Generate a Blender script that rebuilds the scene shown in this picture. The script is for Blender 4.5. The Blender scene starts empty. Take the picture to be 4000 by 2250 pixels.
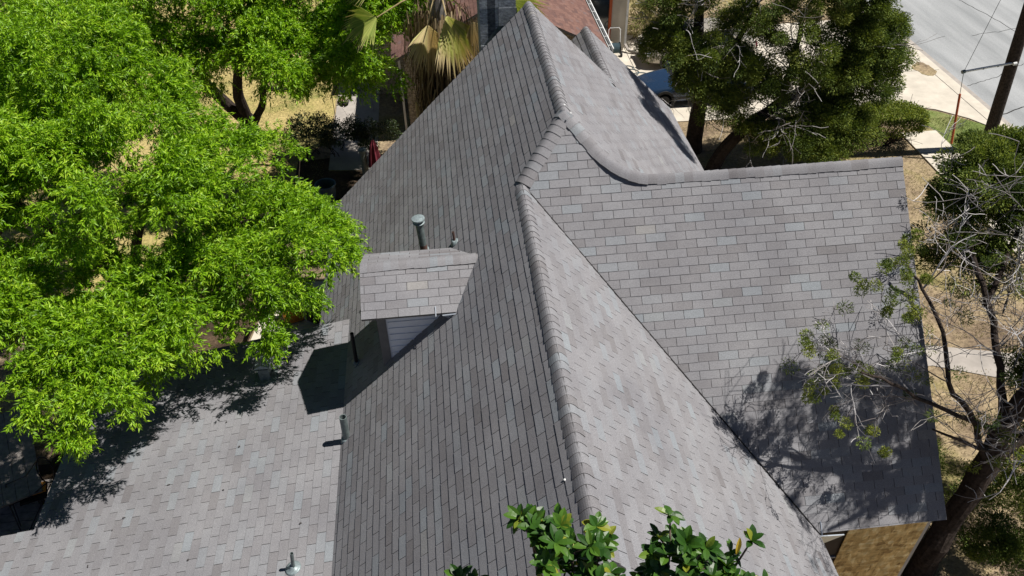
import bpy, math, random
import numpy as np
from mathutils import Vector, Matrix
C = bpy.context.scene.collection
sc = bpy.context.scene
R_ = math.radians
rng = np.random.default_rng(7)
random.seed(7)

# ------------------------------------------------------------------ camera
CAMLOC = (0, 0, 14.4)
cam = bpy.data.cameras.new('camera'); co = bpy.data.objects.new('camera', cam); C.objects.link(co)
cam.sensor_width = 36; cam.lens = 36 * 3101.6 / 4000; cam.clip_start = .1; cam.clip_end = 500
rt = Vector((0.99414003, -0.1071242, -0.0144914)); up = Vector((0.08063304, 0.64556077, 0.75944032)); fw = Vector((0.07199935, 0.75615851, -0.65041556))
co.matrix_world = Matrix(((rt.x, up.x, -fw.x, CAMLOC[0]), (rt.y, up.y, -fw.y, CAMLOC[1]), (rt.z, up.z, -fw.z, CAMLOC[2]), (0, 0, 0, 1)))
sc.camera = co
# ------------------------------------------------------------------ sky and sun
SUN = Vector((.49, -.03, .87)).normalized()
w = bpy.data.worlds.new('World'); sc.world = w; w.use_nodes = True
nt = w.node_tree; bg = nt.nodes['Background']
sky = nt.nodes.new('ShaderNodeTexSky'); sky.sky_type = 'NISHITA'; sky.sun_disc = False
sky.sun_elevation = math.asin(SUN.z); sky.sun_rotation = math.atan2(SUN.x, SUN.y)
nt.links.new(sky.outputs[0], bg.inputs[0]); bg.inputs[1].default_value = .05; sky.air_density = .4; sky.dust_density = .1
sl = bpy.data.lights.new('sun', 'SUN'); so = bpy.data.objects.new('sun', sl); C.objects.link(so)
sl.energy = 5.0; sl.angle = R_(.5); sl.color = (1, .955, .89)
so.rotation_euler = (-SUN).to_track_quat('-Z', 'Y').to_euler()
sc.view_settings.view_transform = 'Standard'; sc.view_settings.look = 'None'
sc.view_settings.exposure = .42; sc.view_settings.gamma = 1
sc.cycles.max_bounces = 6; sc.cycles.diffuse_bounces = 2; sc.cycles.transmission_bounces = 4

# ------------------------------------------------------------------ tagging helpers
def tag(o, label=None, cat=None, group=None, kind=None):
    if label: o['label'] = label
    if cat: o['category'] = cat
    if group: o['group'] = group
    if kind: o['kind'] = kind
    return o
def empty(name, loc=(0, 0, 0), **k):
    o = bpy.data.objects.new(name, None); C.objects.link(o); o.location = loc; o.empty_display_size = .2
    return tag(o, **k)
def put(o, parent):
    # parent while keeping world placement (parents are unrotated empties or meshes)
    o.parent = parent
    if parent is not None:
        p = Vector((0, 0, 0)); q = parent
        while q is not None: p += q.location; q = q.parent
        o.location = o.location - p
    return o
# ------------------------------------------------------------------ materials
def ramp(nt, cols, pos=None, interp='LINEAR'):
    r = nt.nodes.new('ShaderNodeValToRGB'); cr = r.color_ramp; cr.interpolation = interp
    n = len(cols); pos = pos or [i / (n - 1) for i in range(n)]
    cr.elements[0].position = pos[0]; cr.elements[0].color = (*cols[0], 1)
    cr.elements[1].position = pos[-1]; cr.elements[1].color = (*cols[-1], 1)
    for c, p in zip(cols[1:-1], pos[1:-1]):
        e = cr.elements.new(p); e.color = (*c, 1)
    return r
def newmat(name, rough=.8, spec=.3):
    m = bpy.data.materials.new(name); m.use_nodes = True
    b = m.node_tree.nodes['Principled BSDF']
    b.inputs['Roughness'].default_value = rough; b.inputs['Specular IOR Level'].default_value = spec
    return m, m.node_tree, b
def tex(nt, kind, scale, coord='Object', detail=3, rough=.6, vscale=None):
    tc = nt.nodes.new('ShaderNodeTexCoord'); src = tc.outputs[coord]
    if vscale:
        mp = nt.nodes.new('ShaderNodeMapping'); mp.inputs['Scale'].default_value = vscale
        nt.links.new(src, mp.inputs[0]); src = mp.outputs[0]
    t = nt.nodes.new('ShaderNodeTex' + kind); t.inputs['Scale'].default_value = scale
    if kind == 'Noise': t.inputs['Detail'].default_value = detail; t.inputs['Roughness'].default_value = rough
    nt.links.new(src, t.inputs['Vector']); return t
def mixc(nt, mode, fac, a, b):
    n = nt.nodes.new('ShaderNodeMix'); n.data_type = 'RGBA'; n.blend_type = mode
    for s, v in ((n.inputs[0], fac), (n.inputs[6], a), (n.inputs[7], b)):
        if hasattr(v, 'links') or isinstance(v, bpy.types.NodeSocket): nt.links.new(v, s)
        elif isinstance(v, (int, float)): s.default_value = v
        else: s.default_value = (*v, 1)
    return n.outputs[2]
def bump(nt, b, h, strength=.3, dist=.02):
    bp = nt.nodes.new('ShaderNodeBump'); bp.inputs['Strength'].default_value = strength; bp.inputs['Distance'].default_value = dist
    nt.links.new(h, bp.inputs['Height']); nt.links.new(bp.outputs[0], b.inputs['Normal'])
def simple(name, col, rough=.7, spec=.3, var=.12, scale=6, metal=0, bmp=0):
    m, nt, b = newmat(name, rough, spec); b.inputs['Metallic'].default_value = metal
    n = tex(nt, 'Noise', scale, detail=5)
    r = ramp(nt, [tuple(c * (1 - var) for c in col), tuple(min(1, c * (1 + var)) for c in col)], [.3, .7])
    nt.links.new(n.outputs[0], r.inputs[0]); nt.links.new(r.outputs[0], b.inputs['Base Color'])
    if bmp: bump(nt, b, n.outputs[0], bmp)
    return m
def toned(name, cols, rough=.8, spec=.3, transl=0, grain=None, pos=None, sheen=None, tcol=(1, 1, 1), blotch=0):
    """colour picked by the per-vertex 'tone' value, with optional fine grain"""
    m, nt, b = newmat(name, rough, spec)
    a = nt.nodes.new('ShaderNodeAttribute'); a.attribute_name = 'tone'
    r = ramp(nt, cols, pos); nt.links.new(a.outputs['Fac'], r.inputs[0]); col = r.outputs[0]
    if grain:
        n = tex(nt, 'Noise', grain[0], detail=2); g = ramp(nt, [(1 - grain[1],) * 3, (1 + grain[1],) * 3], [.25, .75])
        nt.links.new(n.outputs[0], g.inputs[0]); col = mixc(nt, 'MULTIPLY', 1.0, col, g.outputs[0])
        if len(grain) > 2: bump(nt, b, n.outputs[0], grain[2], .004)
    if blotch:
        n2 = tex(nt, 'Noise', 1.1, detail=5); g2 = ramp(nt, [(1 - blotch,) * 3, (1 + blotch, 1 + blotch, 1 + blotch * .8)], [.3, .7])
        nt.links.new(n2.outputs[0], g2.inputs[0]); col = mixc(nt, 'MULTIPLY', 1.0, col, g2.outputs[0])
    nt.links.new(col, b.inputs['Base Color'])
    if transl:
        t = nt.nodes.new('ShaderNodeBsdfTranslucent'); mx = nt.nodes.new('ShaderNodeMixShader'); mx.inputs[0].default_value = transl
        tc = mixc(nt, 'MULTIPLY', 1.0, col, tcol); nt.links.new(tc, t.inputs[0])
        out = nt.nodes['Material Output']
        nt.links.new(b.outputs[0], mx.inputs[1]); nt.links.new(t.outputs[0], mx.inputs[2]); nt.links.new(mx.outputs[0], out.inputs[0])
    return m
M = {}
M['shingle'] = toned('asphalt_shingle', [(.160, .153, .160), (.184, .179, .189), (.202, .199, .212), (.215, .214, .228), (.212, .229, .250), (.236, .229, .229)],
                     1, .03, grain=(110, .36, .3), blotch=.12, pos=[0, .22, .42, .62, .8, 1])
M['under'] = simple('asphalt_edge', (.035, .034, .034), .95, .1)
M['edge'] = simple('cut_shingle_edge', (.088, .083, .082), .95, .1)
M['trim'] = simple('painted_trim', (.42, .41, .40), .7)
M['siding_white'] = simple('white_siding', (.78, .80, .84), .6, var=.05)
M['siding_dark'] = simple('dark_siding', (.07, .055, .045), .8)
M['board'] = simple('grey_trim_board', (.16, .155, .15), .8)
M['metal'] = simple('galvanised', (.23, .28, .29), .5, .4, var=.3, scale=30, metal=.25)
M['metal_dark'] = simple('dark_weathered_pipe', (.13, .16, .16), .5, .4, var=.35, scale=14, metal=.2)
M['rust'] = simple('rusty_pipe', (.10, .06, .05), .8, var=.4, scale=30)
M['black'] = simple('black_paint', (.012, .012, .014), .5)
M['flash'] = simple('new_flashing', (.55, .6, .66), .3, .6, var=.08, metal=.6)
M['white'] = simple('white_paint', (.72, .73, .72), .5)
M['wood_grey'] = simple('weathered_wood', (.22, .20, .185), .85, var=.35, scale=9)
M['wood_dark'] = simple('dark_timber', (.05, .045, .045), .8, var=.3)
M['orange'] = simple('orange_paint', (.42, .09, .03), .6)
M['orange_light'] = simple('orange_plastic', (.75, .3, .05), .6)
M['glass'] = simple('dark_glass', (.02, .025, .03), .08, .8, var=0.1)
M['rubber'] = simple('rubber', (.02, .02, .02), .7)
M['alloy'] = simple('alloy_wheel', (.6, .6, .58), .35, .5, metal=.5)
M['concrete'] = simple('pale_concrete', (.52, .475, .40), .9, .2, var=.14, scale=1.6)
M['concrete_old'] = simple('old_concrete', (.34, .31, .28), .9, .2, var=.18, scale=2.2)
M['shade_darkened_red'] = simple('shade_darkened_red', (.13, .018, .03), .9)  # red cloth darkened, the shade over the umbrella put into its colour
M['teal'] = simple('blue_grey_plastic', (.07, .11, .13), .45)
M['soil'] = simple('potting_soil', (.05, .035, .025), 1, var=.4, scale=20)
M['clay'] = simple('terracotta', (.38, .16, .08), .8)
M['bark_dark'] = simple('dark_bark', (.045, .035, .03), .95, .1, var=.5, scale=14, bmp=.8)
M['bark'] = simple('brown_bark', (.11, .08, .065), .95, .1, var=.5, scale=10, bmp=.8)
M['twig'] = toned('bare_twigs', [(.14, .12, .115), (.36, .34, .33), (.62, .60, .60)], .85)
M['leaf'] = toned('bright_leaf', [(.085, .19, .006), (.16, .32, .009), (.25, .45, .012), (.38, .55, .035)], 0.42, .35, transl=.32, tcol=(1.1, 1.2, .4))
M['leaf2'] = toned('dark_holly_leaf', [(.02, .035, .012), (.04, .065, .018), (.09, .12, .03)], .4, .5, transl=.12)
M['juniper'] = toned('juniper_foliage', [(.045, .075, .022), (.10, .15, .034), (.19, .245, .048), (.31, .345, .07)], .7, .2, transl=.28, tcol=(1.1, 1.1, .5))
M['magnolia'] = toned('glossy_leaf', [(.014, .045, .007), (.03, .09, .010), (.08, .17, .018), (.6, .42, .04)], .42, .4, transl=.22, tcol=(1.3, 1.3, .4), pos=[0, .45, .85, 1])
M['palm_leaf'] = toned('fan_palm_leaf', [(.16, .11, .05), (.40, .30, .14), (.80, .66, .38), (.52, .55, .16), (.22, .33, .06)], .6, .3, transl=.4)
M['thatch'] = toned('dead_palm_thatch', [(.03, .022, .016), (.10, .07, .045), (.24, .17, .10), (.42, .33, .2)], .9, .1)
M['grass'] = toned('grass_blades', [(.42, .33, .19), (.30, .26, .12), (.17, .20, .05), (.10, .17, .03)], .9, .1, transl=.2)
M['flower'] = toned('flower_petals', [(.85, .2, .01), (.8, .35, .3), (.85, .8, .75)], .7, transl=.3)
# patchy yard ground
def ground_mat(name, cols, pos, sc1=.35, sc2=9):
    m, nt, b = newmat(name, 1, .05)
    a = tex(nt, 'Noise', sc1, detail=8, rough=.68); r = ramp(nt, cols, pos); nt.links.new(a.outputs[0], r.inputs[0])
    n = tex(nt, 'Noise', sc2, detail=6, rough=.75); g = ramp(nt, [(.45, .45, .45), (1.5, 1.5, 1.45)], [.3, .72]); nt.links.new(n.outputs[0], g.inputs[0])
    nt.links.new(mixc(nt, 'MULTIPLY', 1.0, r.outputs[0], g.outputs[0]), b.inputs['Base Color']); bump(nt, b, n.outputs[0], .7, .04)
    return m
M['yard'] = ground_mat('dry_yard', [(.10, .075, .055), (.20, .15, .105), (.32, .25, .16), (.25, .21, .10), (.13, .14, .05)], [.3, .42, .52, .62, .75])
M['lawn'] = ground_mat('kerb_lawn', [(.10, .15, .045), (.15, .19, .06), (.23, .23, .10)], [.3, .5, .7], .8, 14)
M['lawn_gold'] = ground_mat('golden_lawn', [(.16, .2, .05), (.38, .31, .13), (.48, .38, .18)], [.3, .48, .7], .5, 11)
M['litter_and_shade'] = ground_mat('dark_litter_and_shade', [(.03, .022, .016), (.07, .05, .035), (.14, .095, .06)], [.3, .5, .75], 1.2, 16)  # leaf litter colour, also laid down as painted shade
# road: pale worn asphalt with faint wheel streaks along its length
m, nt, b = newmat('worn_asphalt', .9, .2)
n1 = tex(nt, 'Noise', .55, detail=5, vscale=(1.6, .16, 1)); r1 = ramp(nt, [(.235, .245, .25), (.35, .36, .365)], [.35, .65]); nt.links.new(n1.outputs[0], r1.inputs[0])
n2 = tex(nt, 'Noise', 45, detail=3); g2 = ramp(nt, [(.82,) * 3, (1.18,) * 3], [.3, .7]); nt.links.new(n2.outputs[0], g2.inputs[0])
nt.links.new(mixc(nt, 'MULTIPLY', 1.0, r1.outputs[0], g2.outputs[0]), b.inputs['Base Color']); M['road'] = m
# oriented strand board
m, nt, b = newmat('strand_board', .75, .25)
v = tex(nt, 'Voronoi', 17, vscale=(1, 1, .38)); v.inputs['Randomness'].default_value = 1
n3 = tex(nt, 'Noise', 9, detail=6, vscale=(1, 1, .5))
v2 = tex(nt, 'Voronoi', 12, vscale=(.45, 1, 1.3))
sp = nt.nodes.new('ShaderNodeSeparateColor'); nt.links.new(v.outputs['Color'], sp.inputs[0])
sp2 = nt.nodes.new('ShaderNodeSeparateColor'); nt.links.new(v2.outputs['Color'], sp2.inputs[0])
ad = nt.nodes.new('ShaderNodeMath'); ad.operation = 'ADD'; nt.links.new(sp.outputs[0], ad.inputs[0]); nt.links.new(sp2.outputs[1], ad.inputs[1])
ml = nt.nodes.new('ShaderNodeMath'); ml.operation = 'MULTIPLY'; ml.inputs[1].default_value = .5; nt.links.new(ad.outputs[0], ml.inputs[0])
r3 = ramp(nt, [(.30, .19, .08), (.64, .44, .19), (.80, .60, .29), (.92, .78, .48)], [.05, .35, .65, .95]); nt.links.new(ml.outputs[0], r3.inputs[0])
g3 = ramp(nt, [(.7, .68, .62), (1.2, 1.2, 1.15)], [.35, .68]); nt.links.new(n3.outputs[0], g3.inputs[0])
nt.links.new(mixc(nt, 'MULTIPLY', 1.0, r3.outputs[0], g3.outputs[0]), b.inputs['Base Color']); M['osb'] = m
# stone masonry
def stone_mat(name, c1, c2, scale=1.9):
    m, nt, b = newmat(name, .95, .15)
    tc = nt.nodes.new('ShaderNodeTexCoord'); mp = nt.nodes.new('ShaderNodeMapping'); mp.inputs['Rotation'].default_value = (R_(90), 0, 0)
    nt.links.new(tc.outputs['Object'], mp.inputs[0])
    br = nt.nodes.new('ShaderNodeTexBrick'); br.inputs['Scale'].default_value = scale; br.inputs['Mortar Size'].default_value = .018
    br.inputs['Color1'].default_value = (*c1, 1); br.inputs['Color2'].default_value = (*c2, 1); br.inputs['Mortar'].default_value = (c1[0] * .35, c1[1] * .35, c1[2] * .35, 1)
    br.inputs['Row Height'].default_value = .42; nt.links.new(mp.outputs[0], br.inputs['Vector'])
    n = tex(nt, 'Noise', 11, detail=7, rough=.75, vscale=(1, 1, 2)); g = ramp(nt, [(.35, .35, .37), (1.5, 1.5, 1.5)], [.35, .68]); nt.links.new(n.outputs[0], g.inputs[0])
    nt.links.new(mixc(nt, 'MULTIPLY', 1.0, br.outputs[0], g.outputs[0]), b.inputs['Base Color']); bump(nt, b, n.outputs[0], 1, .06)
    return m
M['stone'] = stone_mat('dark_limestone', (.36, .40, .44), (.44, .47, .49), .2)
M['stone_cream'] = stone_mat('cream_limestone', (.55, .47, .36), (.62, .54, .43), 3)
M['red_roof'] = toned('red_brown_shingle', [(.085, .06, .06), (.14, .08, .068), (.19, .11, .09), (.11, .09, .095)], .95, .1, grain=(60, .25))
def paint(name, col, rough=.25):
    m, nt, b = newmat(name, rough, .5); n = tex(nt, 'Noise', 40, detail=2)
    r = ramp(nt, [tuple(c * .93 for c in col), tuple(c * 1.07 for c in col)]); nt.links.new(n.outputs[0], r.inputs[0]); nt.links.new(r.outputs[0], b.inputs['Base Color'])
    b.inputs['Coat Weight'].default_value = .6; b.inputs['Coat Roughness'].default_value = .06; b.inputs['Metallic'].default_value = .25
    return m
M['blue_car'] = paint('blue_car_paint', (.018, .042, .09)); M['tan_car'] = paint('champagne_car_paint', (.42, .38, .31))

# ------------------------------------------------------------------ mesh helpers
class MB:
    def __init__(s): s.v = []; s.f = []; s.t = []; s.n = 0
    def add(s, verts, faces, tone=.5):
        k = len(s.v); s.v.extend(tuple(float(c) for c in v) for v in verts); s.f.extend([tuple(i + k for i in f) for f in faces])
        s.t.extend([tone] * len(verts) if not hasattr(tone, '__len__') else list(tone))
    def box(s, c, d, rz=0, tone=.5, tilt=None):
        hx, hy, hz = d[0] / 2, d[1] / 2, d[2] / 2
        P = [Vector((x, y, z)) for x in (-hx, hx) for y in (-hy, hy) for z in (-hz, hz)]
        m = Matrix.Rotation(rz, 3, 'Z')
        if tilt is not None: m = m @ tilt
        s.add([m @ p + Vector(c) for p in P], [(0, 1, 3, 2), (4, 6, 7, 5), (0, 4, 5, 1), (2, 3, 7, 6), (0, 2, 6, 4), (1, 5, 7, 3)], tone)
    def tube(s, pts, rad, sides=8, tone=.5, caps=True, wob=0):
        pts = [Vector(p) for p in pts]; n = len(pts)
        if not hasattr(rad, '__len__'): rad = [rad] * n
        k = len(s.v); t0 = (pts[1] - pts[0]).normalized(); a = t0.orthogonal().normalized()
        for i, p in enumerate(pts):
            t = (pts[min(i + 1, n - 1)] - pts[max(i - 1, 0)]).normalized()
            a = (a - t * a.dot(t)); a = a.normalized() if a.length > 1e-6 else t.orthogonal().normalized(); b2 = t.cross(a)
            for j in range(sides):
                an = 2 * math.pi * j / sides; rr = rad[i] * (1 + (random.uniform(-wob, wob) if wob else 0))
                q = p + (a * math.cos(an) + b2 * math.sin(an)) * rr; s.v.append((q.x, q.y, q.z))
                s.t.append(tone if not hasattr(tone, '__len__') else tone[i])
        for i in range(n - 1):
            for j in range(sides):
                j2 = (j + 1) % sides; s.f.append((k + i * sides + j, k + i * sides + j2, k + (i + 1) * sides + j2, k + (i + 1) * sides + j))
        if caps:
            s.f.append(tuple(k + j for j in range(sides))[::-1]); s.f.append(tuple(k + (n - 1) * sides + j for j in range(sides)))
    def lathe(s, c, prof, sides=20, tone=.5, axis=None, close=True):
        k = len(s.v); ax = Vector(axis or (0, 0, 1)).normalized(); a = ax.orthogonal().normalized(); b2 = ax.cross(a); c = Vector(c)
        for r, z in prof:
            for j in range(sides):
                an = 2 * math.pi * j / sides; q = c + ax * z + (a * math.cos(an) + b2 * math.sin(an)) * r; s.v.append((q.x, q.y, q.z)); s.t.append(tone)
        for i in range(len(prof) - 1):
            for j in range(sides):
                j2 = (j + 1) % sides; s.f.append((k + i * sides + j, k + i * sides + j2, k + (i + 1) * sides + j2, k + (i + 1) * sides + j))
        if close: s.f.append(tuple(k + j for j in range(sides))[::-1]); s.f.append(tuple(k + (len(prof) - 1) * sides + j for j in range(sides)))
    def prism(s, poly, ext, tone=.5):
        n = len(poly); P = [Vector(p) for p in poly]; e = Vector(ext)
        s.add(P + [p + e for p in P], [tuple(range(n))[::-1], tuple(range(n, 2 * n))] + [(i, (i + 1) % n, n + (i + 1) % n, n + i) for i in range(n)], tone)
    def build(s, name, mat, parent=None, smooth=False, origin=None, fix=True, **k):
        me = bpy.data.meshes.new(name); o0 = Vector(origin) if origin is not None else Vector((0, 0, 0))
        me.from_pydata([(v[0] - o0.x, v[1] - o0.y, v[2] - o0.z) for v in s.v], [], s.f)
        a = me.attributes.new('tone', 'FLOAT', 'POINT'); a.data.foreach_set('value', np.array(s.t, dtype=np.float32))
        if smooth: me.polygons.foreach_set('use_smooth', [True] * len(me.polygons))
        me.materials.append(mat if not isinstance(mat, str) else M[mat])
        if fix:
            import bmesh
            bm = bmesh.new(); bm.from_mesh(me); bmesh.ops.recalc_face_normals(bm, faces=bm.faces); bm.to_mesh(me); bm.free()
        me.update(); o = bpy.data.objects.new(name, me); C.objects.link(o); o.location = o0
        if parent is not None: put(o, parent)
        return tag(o, **k)
def np_obj(name, V, F, tone, mat, parent=None, **k):
    """big meshes straight from numpy arrays; F is (m, k)"""
    me = bpy.data.meshes.new(name); m, q = F.shape
    me.vertices.add(len(V)); me.vertices.foreach_set('co', V.astype(np.float32).ravel())
    me.loops.add(m * q); me.loops.foreach_set('vertex_index', F.astype(np.int32).ravel())
    me.polygons.add(m); me.polygons.foreach_set('loop_start', np.arange(0, m * q, q, dtype=np.int32))
    a = me.attributes.new('tone', 'FLOAT', 'POINT'); a.data.foreach_set('value', tone.astype(np.float32))
    me.materials.append(M[mat]); me.update(calc_edges=True); me.validate()
    o = bpy.data.objects.new(name, me); C.objects.link(o)
    if parent is not None: put(o, parent)
    return tag(o, **k)
def norm(a): return a / np.maximum(np.linalg.norm(a, axis=-1, keepdims=True), 1e-9)
def leaves(P, D, length, width, rg, roll=.9, fold=.25, tone=None, up=None):
    """lanceolate leaves: base points P, directions D"""
    n = len(P); D = norm(D)
    upv = np.tile(np.array([0, 0, 1.]), (n, 1)) if up is None else up
    S = norm(np.cross(D, upv) + 1e-4); N = np.cross(S, D)
    a = rg.normal(0, roll, n)[:, None]; S2 = S * np.cos(a) + N * np.sin(a); N2 = np.cross(S2, D)
    L = (length * rg.uniform(.65, 1.15, n))[:, None]; W = (width * rg.uniform(.75, 1.2, n))[:, None]
    v0 = P; v1 = P + D * L * .42 + S2 * W * .5 + N2 * W * fold; v3 = P + D * L * .42 - S2 * W * .5 + N2 * W * fold
    v2 = P + D * L - N2 * L * .06
    V = np.stack([v0, v1, v2, v3], 1).reshape(-1, 3); b0 = np.arange(n)[:, None] * 4
    F = np.concatenate([b0 + np.array([[0, 1, 2]]), b0 + np.array([[0, 2, 3]])])
    t = rg.uniform(0, 1, n) if tone is None else tone
    return V, F, np.repeat(t, 4)

# ------------------------------------------------------------------ ground and paving (the setting)
def sheet(name, pts, z, mat, thick=0, sub=None, **k):
    b = MB()
    if thick: b.prism([(x, y, z - thick) for x, y in pts], (0, 0, thick))
    else: b.add([(x, y, z) for x, y in pts], [tuple(range(len(pts)))])
    return b.build(name, mat, kind='structure', **k)
sheet('ground', [(-120, -60), (120, -60), (120, 160), (-120, 160)], 0, 'yard')
sheet('lawn', [(17.5, 3), (19.9, 3), (20.0, 22.9), (19.6, 23.5), (19.1, 24.0), (18.3, 24.8), (17.5, 25.2)], .004, 'lawn')
sheet('back_lawn', [(-16, 17.5), (-5.2, 17.5), (-5.0, 24.5), (-4.0, 25.6), (-3.95, 40), (-16, 40)], .004, 'lawn_gold')
sheet('garden_bed', [(-9.3, 11.6), (-5.0, 11.6), (-5.45, 15.4), (-5.1, 17.6), (-7.5, 18.4), (-9.3, 17)], .009, 'litter_and_shade')
sheet('painted_ground_shade', [(-5.0, 20.6), (-2.2, 20.6), (-2.2, 23.35), (-3.9, 23.55), (-3.95, 24.4), (-5.0, 24.3)], .009, 'litter_and_shade')  # dark sheet standing in for shade on the bare ground
sheet('road', [(20.4, -40), (31.5, -40), (31.5, 140), (20.4, 140)], .008, 'road')
sheet('kerb', [(20.02, -40), (20.2, -40), (20.2, 22.6), (20.02, 22.6)], .13, 'concrete', .14)
sheet('gutter', [(20.2, -40), (20.42, -40), (20.42, 140), (20.2, 140)], .016, 'concrete_old')
sheet('sidewalk', [(16.2, -10), (17.5, -10), (17.5, 23.4), (16.2, 23.4)], .05, 'concrete', .05)
sheet('driveway', [(5.9, 25.4), (11.5, 25.15), (16.2, 25.35), (17.4, 25.28), (18.3, 24.9), (19.15, 24.1), (19.65, 23.3), (20.2, 22.6), (20.2, 60), (19.6, 60), (19.6, 33.5), (5.9, 33.0)], .035, 'concrete', .035)
sheet('garden_path', [(7.4, 12.35), (11.6, 12.5), (13.5, 11.7), (16.2, 11.4), (16.2, 12.35), (14.0, 12.6), (11.8, 13.2), (7.4, 13.25)], .02, 'concrete_old')
sheet('side_walkway', [(-3.92, 23.6), (-2.3, 23.4), (-2.3, 36), (-3.92, 36)], .02, 'concrete_old')
sheet('patio', [(-5.4, 15.4), (-2.9, 15.0), (-2.9, 17.6), (-5.0, 17.8)], .02, 'concrete')
# joints of the paving and cracks of the road, thin strips just above the surface
b = MB()
def strip(b, pts, wd, z, tone=.5):
    for (x0, y0), (x1, y1) in zip(pts[:-1], pts[1:]):
        d = Vector((x1 - x0, y1 - y0, 0)); n = Vector((-d.y, d.x, 0)).normalized() * wd / 2
        b.add([(x0 - n.x, y0 - n.y, z), (x1 - n.x, y1 - n.y, z), (x1 + n.x, y1 + n.y, z), (x0 + n.x, y0 + n.y, z)], [(0, 1, 2, 3)], tone)
for yy in np.arange(4, 23.3, 1.5): strip(b, [(16.2, yy), (17.5, yy)], .018, .054)
for xx in (8.0, 11.0, 14.0, 17.0): strip(b, [(xx, 25.35), (xx + .05, 33)], .02, .039)
strip(b, [(16.9, 28.1), (20.1, 28.0)], .02, .039); strip(b, [(19.72, 23.4), (19.72, 40)], .02, .039)
b.build('paving_joints', 'under', kind='structure')
b = MB()
def crack(x0, y0, x1, y1, n=22, amp=.10, wd=.025):
    pts = []; off = 0
    for i in range(n + 1):
        t = i / n; off += random.uniform(-amp, amp); off *= .8
        pts.append((x0 + (x1 - x0) * t + off * .3, y0 + (y1 - y0) * t + off))
    strip(b, pts, wd, .013)
crack(20.5, 26.6, 24.3, 28.3, 26); crack(20.5, 24.2, 26, 26.6, 26, wd=.05); crack(20.8, 23.4, 23, 19.0, wd=.035); crack(24.8, 36, 25.4, 30.5, 30, wd=.03)
crack(23.2, 31, 29, 31.8, 30); crack(21.5, 22.6, 25, 22.9, wd=.02)
b.build('road_cracks', 'under', kind='structure')
b = MB(); pts = []
for i in range(26):
    an = i / 26 * 2 * math.pi; pts.append((19.55 + .42 * math.cos(an) * random.uniform(.8, 1.1), 28.15 + .62 * math.sin(an) * random.uniform(.8, 1.1), .040))
b.add(pts, [tuple(range(26))]); b.build('dirt_patch', 'yard', kind='structure')

# ------------------------------------------------------------------ main house
TW, EX = .3333, .1429
def clip(poly, reg):
    out = poly
    for i in range(len(reg)):
        ax, ay = reg[i]; bx, by = reg[(i + 1) % len(reg)]; inp = out; out = []
        for j in range(len(inp)):
            p = inp[j]; q = inp[(j + 1) % len(inp)]
            sp_ = (bx - ax) * (p[1] - ay) - (by - ay) * (p[0] - ax); sq = (bx - ax) * (q[1] - ay) - (by - ay) * (q[0] - ax)
            if sp_ >= -1e-9: out.append(p)
            if (sp_ > 1e-9 and sq < -1e-9) or (sp_ < -1e-9 and sq > 1e-9):
                t = sp_ / (sp_ - sq); out.append((p[0] + (q[0] - p[0]) * t, p[1] + (q[1] - p[1]) * t))
        if len(out) < 3: return []
    return out
def shingle_plane(parent, O, U, V, regions, phase=0, name='roof_slope', rnd=None, mat='shingle', lift=0, lip=.006, slab=.07, slabmat='board', ex=EX, tw=TW, slot=.0075, vph=0):
    """one roof slope: every tab is a slightly raised, lapped piece; regions are convex polygons of 3D points"""
    O = Vector(O); U = Vector(U).normalized(); V = Vector(V).normalized(); N = U.cross(V)
    if N.z < 0: N = -N
    b = MB(); mi = []
    for reg3 in regions:
        reg = [((Vector(p) - O).dot(U), (Vector(p) - O).dot(V)) for p in reg3]
        ar = sum(reg[i][0] * reg[(i + 1) % len(reg)][1] - reg[(i + 1) % len(reg)][0] * reg[i][1] for i in range(len(reg)))
        if ar < 0: reg = reg[::-1]
        u0 = min(p[0] for p in reg); u1 = max(p[0] for p in reg); v0 = min(p[1] for p in reg); v1 = max(p[1] for p in reg)
        for k in range(int(math.floor((v0 - vph) / ex)), int((v1 - vph) / ex) + 1):
            rk = random.Random(k * 7919 + int(phase * 100) + 13)
            ro = (k % 2) * tw / 2 + phase + rk.uniform(-.012, .012)
            for j in range(int(math.floor((u0 - ro) / tw)) - 1, int((u1 - ro) / tw) + 2):
                rj = random.Random(k * 10007 + j * 131 + int(phase * 1000))
                ua = ro + j * tw + slot / 2; ub = ua + tw - slot; va = vph + k * ex + rj.uniform(-.0025, .0025); vb = vph + (k + 1) * ex + .004
                pc = clip([(ua, va), (ub, va), (ub, vb), (ua, vb)], reg)
                if not pc: continue
                tone = min(1, max(0, rj.gauss(.47, .165))); dl = rj.uniform(0, .0035); n = len(pc)
                def hh(u, v): return .0015 + (lip + dl) * max(0, 1 - (v - va) / ex) + lift + .004 * math.sin(u * 1.3 + v) * math.sin(v * 1.9 + 1)
                top = [O + U * p[0] + V * p[1] + N * hh(*p) for p in pc]; bot = [O + U * p[0] + V * p[1] - N * .006 for p in pc]
                b.add(top + bot, [tuple(range(n))] + [(i, n + i, n + (i + 1) % n, (i + 1) % n) for i in range(n)], tone); mi += [0] + [1] * n
    ob = b.build(name, mat, parent, fix=False); ob.data.materials.append(M['edge']); ob.data.polygons.foreach_set('material_index', mi)
    # dark felt directly under the tabs, then the deck slab with its fascia edge
    b = MB(); b2 = MB()
    for reg3 in regions:
        P = [Vector(p) for p in reg3]; b.add([p - N * .003 + N * lift for p in P], [tuple(range(len(P)))])
        if slab: b2.prism([p - N * .012 for p in P], -N * slab)
    b.build('underlay', 'under', ob)
    if slab: b2.build('roof_deck', slabmat, ob)
    return ob
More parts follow.
